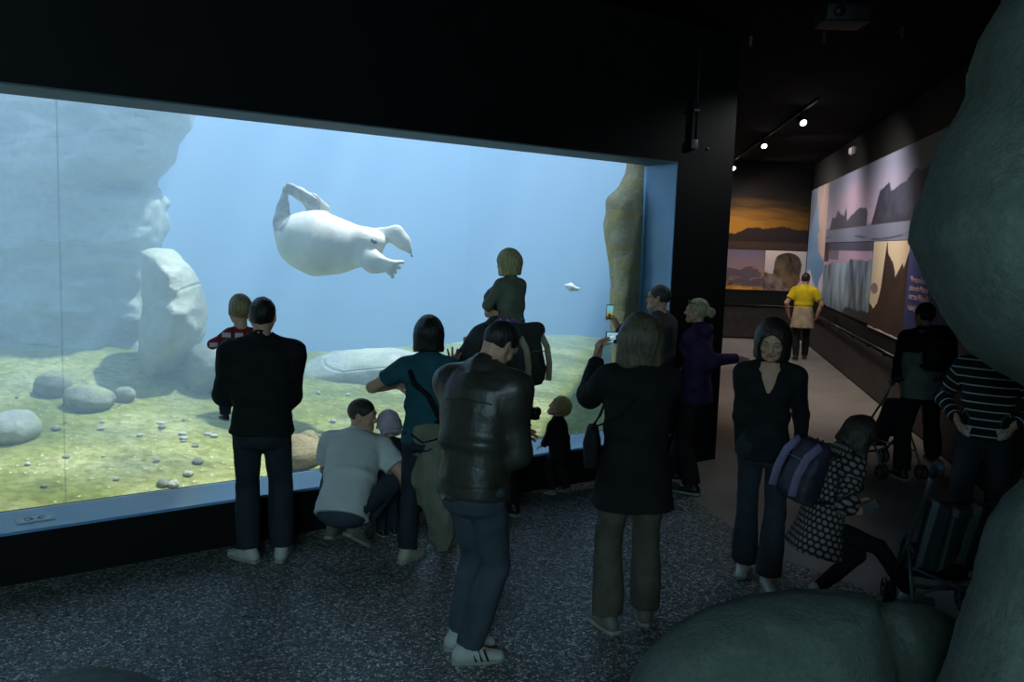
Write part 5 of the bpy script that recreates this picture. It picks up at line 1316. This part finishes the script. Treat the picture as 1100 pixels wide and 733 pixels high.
def pic_phone(u, v):
    c = lerp(C3(96, 170, 200), C3(150, 205, 222), v); c = lerp(c, C3(226, 216, 210), (1 - ((u - .3) / .16) ** 2 - ((v - .62) / .12) ** 2) * 6); c = lerp(c, C3(190, 60, 50), (1 - ((u - .22) / .05) ** 2 - ((v - .72) / .05) ** 2) * 4)
    return lerp(c, C3(16, 20, 24), (np.abs(u - .62) < .07 + .12 * (v < .3)) * (v < .78) * 1.0)
def pic_phone2(u, v):
    c = lerp(C3(150, 150, 60), C3(120, 190, 205), (v - .35) * 4); return lerp(c, C3(20, 24, 26), (np.abs(u - .5) < .2) * (v < .3) * 1.0)
def phone(name, Pw, ex, up, w, h, label, pic, body_mat):
    """Pw: centre in the world, ex: its width axis, up: its height axis; the screen faces ex x up"""
    ex = nrm(ex); up = nrm(np.asarray(up) - ex * (np.asarray(up) @ ex)); n = np.cross(ex, up); R = np.stack([ex, up, n], 1)
    e = tag(empty(name, Pw), label, 'phone'); mb = MB(); mb.box((0, 0, 0), (w, h, .009), R, .004); mb.build('case', body_mat, e, True)
    nu, nv = 40, 28; U, Vv = np.meshgrid(np.linspace(0, 1, nu), np.linspace(0, 1, nv), indexing='ij'); q = ex * ((U[..., None] - .5) * w * .88) + up * ((Vv[..., None] - .5) * h * .88) + n * .0052
    ii = np.arange(nu * nv).reshape(nu, nv); f = np.stack([ii[:-1, :-1], ii[1:, :-1], ii[1:, 1:], ii[:-1, 1:]], -1).reshape(-1, 4); o = mesh_np('screen', q.reshape(-1, 3), f, SCR.m, e)
    cc = np.ones((nu * nv, 4), np.float32); cc[:, :3] = np.clip(pic(U, Vv), 0, 1).reshape(-1, 3); at = o.data.color_attributes.new('Col', 'FLOAT_COLOR', 'POINT'); at.data.foreach_set('color', cc.ravel()); return e
PHB = M_plain('black_phone', (14, 14, 16), .3)
phone('phone', pd(655, 335, a9.D - .03), (1, .15, -.04), (.05, 0, 1), .068, .13, 'black phone held upright by the man with glasses', pic_phone2, PHB)

# ---- 8 woman photographing
P = pz(672, 677); H = Hpx(P, 338); print('camwoman', H); a10 = At(P, 4); b = (H - .28) / 1.49
po = dict(hyaw=4, hpitch=4, hh=.235, legs=dict(L=dict(a=a10.gd(652, 677, .085 * b), yaw=24), R=dict(a=a10.gd(692, 668, .085 * b), yaw=-10)),
          arms=dict(L=dict(w=a10.px(641, 386, .26), hint=(-.35, -.2, -1), dir=a10.dirw((.15, .15, 1)), pn=a10.dirw((.75, -.5, 0)), curl=.45), R=dict(w=a10.px(682, 384, .30), hint=(.8, -.2, -.75), dir=(-.3, .2, 1), pn=(-.8, -.5, 0), curl=.45)))
m10, k10 = person('person', 'wavy haired woman in a long black cardigan taking a picture with a phone', P, a10.yaw, H, 'woman', po, 'wavy', (96, 84, 68),
                  dict(mat=BLKK, hem=-.98, hemw=.012, infl=.026, wide=1.16, deep=1.2, name='cardigan', wr=.007, loose=.01), dict(mat=TROUS, infl=.024, flare=.02), (M_plain('brown_grey_shoe', (112, 104, 92), .6), SOLE))
phone('phone', pd(660.5, 363, a10.D + .30), (1, .12, -.02), (0, 0, 1), .118, .07, 'phone held sideways by the woman in the long black cardigan', pic_phone, PHB)
sd = SDF(.01, .03); c = k10.pel + np.array([-.235, .06, .12]); sd.loft(c + np.array([0, 0, -.13]), c + np.array([0, 0, .10]), (0.2, 1, 0), [(0, .10, .04), (.6, .12, .05), (1, .1, .03)], ex=3); sd.noise = wrinkle(k10, .005, 8, 14)
bag, c0 = free('shoulder_bag', sd, BLKC, a10, 'black shoulder bag at the hip of the woman in the long black cardigan', 'bag')
mb = MB(); q = [c + np.array([.01, .03, .1]), k10.mid + np.array([-.20, .04, .06]), k10.neck + k10.Rc @ np.array([-.13, .15, -.15]), k10.neck + k10.Rc @ np.array([.04, .10, .03]), k10.neck + k10.Rc @ np.array([.10, .0, .045]), k10.neck + k10.Rc @ np.array([.04, -.13, -.06]), k10.mid + np.array([-.13, -.17, .1]), c + np.array([-.01, -.06, .1])]
mb.tube([p - c0 for p in q], .012, 8, .4); mb.build('strap', STRAPM, bag, True)

# ---- 9 woman in the purple hooded top
P = pz(742, 527); H = Hpx(P, 320); print('purple', H); a11 = At(P, 58); b = (H - .28) / 1.49
po = dict(hyaw=14, hpitch=4, lean=3, legs=dict(L=dict(a=a11.gd(742, 531, .085 * b), yaw=4), R=dict(a=a11.gd(722, 518, .085 * b), yaw=-4)),
          arms=dict(L=dict(w=a11.px(792, 385, -.1), hint=(-.6, .2, -.8), dir=a11.dirw((.9, -.2, -.35)), curl=.5), R=dict(w=(.1, .25, 1.0), hint=(1, -.3, -.4))))
m11, k11 = person('person', 'blonde woman with a bun and sunglasses on her head in a dark purple top', P, a11.yaw, H, 'woman', po, 'bun', (170, 156, 118),
                  dict(mat=PURPLE, hem=-.5, hemw=.02, infl=.02, wide=1.1, hood=True), dict(mat=BLKD, infl=.02, flare=.02), (BLK_SH, SOLE))
glasses(lambda x, y, z: k11.hc + k11.Rh @ np.array([x * 1.05, y, z]) * k11.sh, k11, .075, -.018, 'sunglasses', m11, M_plain('dark_lens', (40, 44, 50), .1), .003)

# ---- 10 man in yellow far down the corridor
P = pz(866, 293, 1.78); P[2] = 0; print('yellow', P, proj(P)); a12 = At(P, -8)
po = dict(cyaw=-4, hyaw=-22, legs=dict(L=dict(a=(-.1, -.08, .085)), R=dict(a=(.11, .12, .085))), arms=dict(L=dict(w=(-.27, .1, .93), hint=(-1, -.6, 0)), R=dict(w=(.29, .08, .92), hint=(1, -.6, 0))))
m12, k12 = person('person', 'man in a yellow T-shirt walking down the corridor', P, a12.yaw, 1.78, 'man', po, 'short', (34, 30, 28),
                  dict(mat=YELLOW, hem=-.2, infl=.016, sleeve='short', loose=.012, name='t_shirt'), dict(mat=BLKD, infl=.014), (BLK_SH, SOLE), cell=.015)
sd = SDF(.013, .03); p_ = k12.pel
sd.loft(p_ + np.array([0, -.0, -.26]), p_ + np.array([0, 0, .16]), (1, 0, 0), [(0, .235, .17), (.4, .215, .16), (.8, .19, .145), (1, .18, .135)]); sd.cone(p_ + np.array([-.03, .14, .1]), p_ + np.array([-.10, .17, -.2]), .035, .03); sd.cone(p_ + np.array([.03, .14, .1]), p_ + np.array([.10, .17, -.2]), .035, .03)
sd.noise = lambda P_: .008 * fnoise(P_ * np.array([2, 2, .5]), 10, 7)
free('tied_jacket', sd, BEIGE, a12, 'beige jacket tied round the waist of the man in yellow', 'jacket')

# ---- 11 woman facing us
P = pz(812, 623); H = Hpx(P, 339); print('facing', H); a13 = At(P, 166); b = (H - .28) / 1.49
po = dict(hh=.25, hyaw=-6, hpitch=-20, htilt=-3, cyaw=-4, legs=dict(R=dict(a=a13.gd(799, 614, .085 * b), yaw=-10), L=dict(a=a13.gd(824, 632, .085 * b), yaw=14)),
          arms=dict(R=dict(w=a13.px(796, 498, .0), hint=(1, -.5, -.2), dir=(-.1, .2, -1)), L=dict(w=a13.px(862, 490, .06), hint=(-1, -.5, -.3), dir=(.1, .2, -1))))
m13, k13 = person('person', 'woman with a dark bob and black V-neck sweater facing us, looking down', P, a13.yaw, H, 'woman', po, 'bob', (44, 36, 32),
                  dict(mat=M_cloth('black_wool', (28, 30, 33), .9, 220), hem=-.42, hemw=.008, infl=.014, vneck=True, name='sweater', neck=.95), dict(mat=JEANS_D, infl=.014, flare=.03), (WHITE_SH, SOLE))

# ---- 12 girl bending forward with a backpack
P = pz(897, 652); a14 = At(P, -84); print('girl2', depth_of(P), P)
DOT = NT('dark_dotted_cotton'); at2 = DOT.n('Attribute', attribute_name='pat'); sx = DOT.n('SeparateXYZ', {'Vector': at2.outputs['Vector']})
row = DOT.n('Math', {0: sx.outputs['Z'], 1: 1 / .036}, operation='MULTIPLY'); rf = DOT.n('Math', {0: row.outputs[0]}, operation='FLOOR'); half = DOT.n('Math', {0: rf.outputs[0], 1: .5}, operation='MULTIPLY')
cx = DOT.n('Math', {0: DOT.n('Math', {0: sx.outputs['X'], 1: 1 / .041}, operation='MULTIPLY').outputs[0], 1: half.outputs[0]}, operation='ADD')
fx = DOT.n('Math', {0: DOT.n('Math', {0: cx.outputs[0]}, operation='FRACT').outputs[0], 1: .5}, operation='SUBTRACT'); fz = DOT.n('Math', {0: DOT.n('Math', {0: row.outputs[0]}, operation='FRACT').outputs[0], 1: .5}, operation='SUBTRACT')
cmb = DOT.n('CombineXYZ', {'X': fx.outputs[0], 'Y': fz.outputs[0]}); ln = DOT.n('VectorMath', {0: cmb.outputs[0]}, operation='LENGTH'); dd = DOT.n('Math', {0: ln.outputs['Value'], 1: .36}, operation='LESS_THAN')
DOT.principled(DOT.mix(dd.outputs[0], srgb(26, 23, 26), srgb(134, 118, 116)), .85)
H = 1.50; b = (H - .27) / 1.49; tgt = a14.px(882, 560, .0)
po = dict(pelvis=tgt, plean=8, lean=17, cyaw=4, hyaw=-2, hpitch=-40, hh=.215, legs=dict(L=dict(a=(-.06, -.10, .085), hint=(0, 1, 0)), R=dict(a=(.08, .44, .12), hint=(.1, 1, .1))),
          arms=dict(L=dict(w=a14.px(918, 543, .1), hint=(-.6, -.5, -.6), dir=(.2, .9, .0), curl=.5), R=dict(w=a14.px(914, 549, -.1), hint=(.7, -.5, -.6), dir=(-.1, .9, .1), curl=.6)))
m14, k14 = person('person', 'long haired girl in a dark dotted blouse bending forward over a small camera', P, a14.yaw, H, 'woman', po, 'long', (52, 40, 34),
                  dict(mat=DOT.m, hem=-1.05, hemw=.03, infl=.03, wide=1.12, deep=1.1, name='blouse', pat=True, wr=.012, cuff=.85, loose=.012), dict(mat=M_cloth('black_leggings', (28, 29, 34)), infl=.006), (WHITE_SH, SOLE))
print('girl2 head', proj(to_world(m14, k14.hc)), proj(to_world(m14, k14.pel)), proj(to_world(m14, k14.neck)))
backpack(a14, k14, .30, .40, .17, M_cloth('dark_plum_nylon', (48, 42, 54), .5), 'dark backpack with lilac side panels on the girl in the dotted blouse', M_cloth('lilac_nylon', (128, 116, 146), .6))
wR = k14.arm['R'][2]; e = tag(empty('camera', to_world(m14, wR + np.array([.035, .105, .045])), a14.yaw), 'small silver camera in the hands of the girl in the dotted blouse', 'camera')
SIL = M_plain('silver_camera', (186, 190, 192), .25, .8)
mb = MB(); mb.box((0, 0, 0), (.10, .026, .062), rx(.7) @ rz(1.0), .006); mb.build('body', SIL, e, True); mb = MB(); mb.tube([(rx(.7) @ rz(1.0)) @ np.array(q) for q in ((.01, .01, 0), (.01, .032, 0))], .018, 16); mb.build('lens', CAMB, e, True)

# ---- 13 man with the far pushchair
P = pz(982, 514); H = Hpx(P, 325); print('stroller man', H, P); a15 = At(P, 4); b = (H - .29) / 1.49
po = dict(lean=5, hyaw=10, legs=dict(L=dict(a=a15.gd(968, 515, .085 * b)), R=dict(a=a15.gd(1002, 505, .085 * b))), arms=dict(L=dict(w=a15.px(960, 418, .3), hint=(-1, -.5, -.5), dir=(0, 1, 0), curl=.7, pn=(0, 0, -1)), R=dict(w=a15.px(990, 420, .4), hint=(1, -.5, -.5), dir=(0, 1, 0), curl=.7, pn=(0, 0, -1))))
m15, k15 = person('person', 'man in a black and pale grey jacket pushing a pushchair', P, a15.yaw, H, 'man', po, 'short', (22, 20, 20),
                  dict(mat=BLKC, hem=.5, infl=.026, collar=.05, wide=1.04), dict(mat=BLKD, infl=.022, flare=.016), (BLK_SH, SOLE))
sd = SDF(.012, .03); torso(sd, k15, .034, -.5, .45, wide=1.05, hemw=.012); sd.noise = wrinkle(k15, .007, 4); surf(m15, sd, 'jacket_panel', GREYJ)
sd = SDF(.009, .02); sd.loft(k15.neck - k15.Rc[:, 2] * .05, k15.neck + k15.Rc[:, 2] * .035 - k15.Rc[:, 1] * .015, k15.Rc[:, 0], [(0, .165, .125), (1, .108, .106)]); surf(m15, sd, 'collar', GREYJ)
backpack(a15, k15, .31, .44, .17, M_cloth('black_nylon', (26, 26, 27), .6), 'black backpack on the man pushing the far pushchair', off=(.03, 0, .06))

# ---- 14 person in the striped sweater
P = pz(1046, 588); a16 = At(P, 148); H = 1.74; print('stripe', depth_of(P))
STR = NT('black_white_stripes'); at2 = STR.n('Attribute', attribute_name='pat'); sx = STR.n('SeparateXYZ', {'Vector': at2.outputs['Vector']}); fr_ = STR.n('Math', {0: STR.n('Math', {0: sx.outputs['Z'], 1: 1 / .062}, operation='MULTIPLY').outputs[0]}, operation='FRACT'); st_ = STR.n('Math', {0: fr_.outputs[0], 1: .15}, operation='LESS_THAN')
STR.principled(STR.mix(st_.outputs[0], srgb(22, 22, 25), srgb(206, 212, 212)), .9)
po = dict(lean=-3, arms=dict(R=dict(w=(.185, .115, .985), hint=(1, -.9, -.2), dir=(-.35, .05, -.9), pn=(-1, -.2, 0)), L=dict(w=(-.185, .115, .985), hint=(-1, -.9, -.1), dir=(.35, .05, -.9), pn=(1, -.2, 0))), legs=dict(L=dict(a=(-.13, -.02, .085)), R=dict(a=(.12, .1, .085))))
m16, k16 = person('person', 'person in a black sweater with white stripes, head hidden by rock', P, a16.yaw, H, 'man', po, 'short', (40, 34, 30),
                  dict(mat=STR.m, hem=-.28, infl=.018, pat=True, name='sweater', deep=1.1, wr=.005), dict(mat=JEANS_D, infl=.024, flare=.02), (BLK_SH, SOLE))
for m in (-1, 1):
    mb = MB(); mb.prism([k16.pel + np.array([m * x, .158 - .03 * (x > .12) , z]) for x, z in ((.075, .05), (.15, .05), (.15, .0), (.10, -.03))], (0, .008, 0)); mb.build('pocket_lining', M_cloth('pale_lining', (190, 196, 192)), m16)

# ---- pushchairs
def pushchair(at, label, fabric, w=.40, covered=None, grip=True, lean=1.0):
    root = tag(empty('pushchair', at.P, at.yaw), label, 'pushchair'); TUBE = M_plain('pushchair_tube', (122, 128, 132), .35, .7); GRIP = M_plain('foam_grip', (52, 62, 76), .6); WH = M_plain('wheel_rubber', (30, 30, 31), .6); HUB = M_plain('wheel_hub', (104, 108, 110), .4, .3)
    for m in (-1, 1):
        x = m * w / 2
        mb = MB(); mb.tube([(x, .42, .10), (x, .12, .42), (x, -.20, .80), (x, -.33, .98)], .0115, 10); mb.build('side_tube', TUBE, root, True)
        mb = MB(); mb.tube([(x, -.26, .10), (x, -.08, .34), (x, .06, .50)], .0105, 10); mb.build('rear_leg', TUBE, root, True)
        mb = MB(); mb.tube([(x, -.31, .955), (x, -.36, 1.02), (x, -.41, 1.045), (x, -.47, 1.03)], [.019, .021, .021, .018], 12); mb.build('grip', GRIP, root, True)
        mb = MB(); mb.tube([(x * .96, -.05, .47), (x * .96, .14, .50), (x * .96, .2, .44)], .010, 8); mb.build('armrest', GRIP, root, True)
        for y in (.42, -.26):
            wb = MB()
            for o_ in (-.022, .022): wb.ring((x + o_, y, .075), .062, .0125, (1, 0, 0), 28, 8)
            wo = wb.build('wheel', WH, root, True); hb = MB(); hb.tube([(x - .034, y, .075), (x + .034, y, .075)], .014, 12)
            for o_ in (-.022, .022):
                for q in range(6): hb.tube([(x + o_, y, .075), (x + o_, y + .056 * math.cos(q * PI / 3), .075 + .056 * math.sin(q * PI / 3))], .005, 6)
            hb.tube([(x, y, .075), (x, y, .12)], .012, 8); hb.build('hub', HUB, wo, True)
    mb = MB(); mb.tube([(-w / 2, -.14, .26), (w / 2, .06, .36)], .009, 8); mb.tube([(w / 2, -.14, .26), (-w / 2, .06, .36)], .009, 8); mb.build('cross_brace', TUBE, root, True)
    mb = MB(); mb.tube([(-w / 2, .36, .16), (0, .40, .12), (w / 2, .36, .16)], .014, 8); mb.build('footrest', TUBE, root, True)
    sd = SDF(.011, .02); hw = w / 2 - .012
    def sheet(y0, z0, y1, z1, sag, t_):
        a = np.array([0, y0, z0]); ab = np.array([0, y1 - y0, z1 - z0]); L = np.linalg.norm(ab); u = ab / L; n_ = np.array([0, -u[2], u[1]])
        def f(P_):
            q = P_ - a; t2 = q @ u; xx = np.abs(q[..., 0]); d_ = q @ n_ + sag * (1 - (xx / hw) ** 2) * np.sin(PI * np.clip(t2 / L, 0, 1)) ** .5
            return np.maximum(np.maximum(xx - hw, np.maximum(-t2, t2 - L)), np.abs(d_) - t_)
        c = np.array([[-hw, y0, z0], [hw, y1, z1]]); sd.fn(f, c.min(0) - .07, c.max(0) + .07)
    sheet(-.20, .80, .0, .40, .05, .013); sheet(.0, .40, .26, .42, .04, .013); sheet(.26, .42, .36, .20, .02, .012)
    sd.noise = lambda P_: .004 * fnoise(P_, 14, 3); surf(root, sd, 'seat', fabric)
    return root


SEATF = M_cloth('dark_pushchair_fabric', (36, 38, 42), .8)
Pp = pz(1013, 684); print('push', Pp, depth_of(Pp)); a17 = At(Pp, -12)
pushchair(a17, 'empty folding pushchair with a striped blanket over its back by the tall corner boulder', SEATF, .42).scale = (1.05, 1.05, 1.07)
sd = SDF(.011, .02)
def blanket(P_):
    x, y, z = P_[..., 0], P_[..., 1], P_[..., 2]; t_ = np.clip((y + .22) / .5, 0, 1)
    yc = -.255 + (.80 - z) * .5 - .012 + .026 * np.sin(x * 36 + 4 * z) + .012 * np.sin(x * 71 + 1) - .10 * np.clip((z - .80) / .07, 0, 1) ** 2 * 0
    lo_ = .44 + .035 * np.sin(x * 13 + .6); back = np.maximum(np.maximum(np.abs(x) - .205, np.maximum(lo_ - z, z - .86 - .02 * np.sin(x * 22))), (np.abs(y - yc) - .016) * .8)
    zt = .855 + .018 * np.sin(x * 22) - .02 * (1 - (x / .22) ** 2); top_ = np.maximum(np.maximum(np.abs(x) - .205, np.maximum(-.305 - y, y + .10)), (np.abs(z - zt + np.maximum(y + .22, 0) * .9) - .02) * .8)
    return np.minimum(back, top_)
sd.fn(blanket, (-.23, -.36, .38), (.23, .02, .93)); sd.noise = lambda P_: .006 * fnoise(P_, 12, 3)
BLK = NT('striped_blanket'); v = BLK.coord(); s_ = BLK.n('SeparateXYZ', {'Vector': v}); c = BLK.mix(band(BLK, s_.outputs['X'], 62, .55), srgb(54, 62, 66), srgb(112, 124, 126)); BLK.principled(c, .95)
free('blanket', sd, BLK.m, a17, 'grey striped blanket hung over the backrest of the near pushchair', 'blanket')
Pp = pz(952, 508); a18 = At(Pp, 8); print('push2', Pp)
pushchair(a18, 'dark pushchair pushed by the man with the black backpack', SEATF, .42)
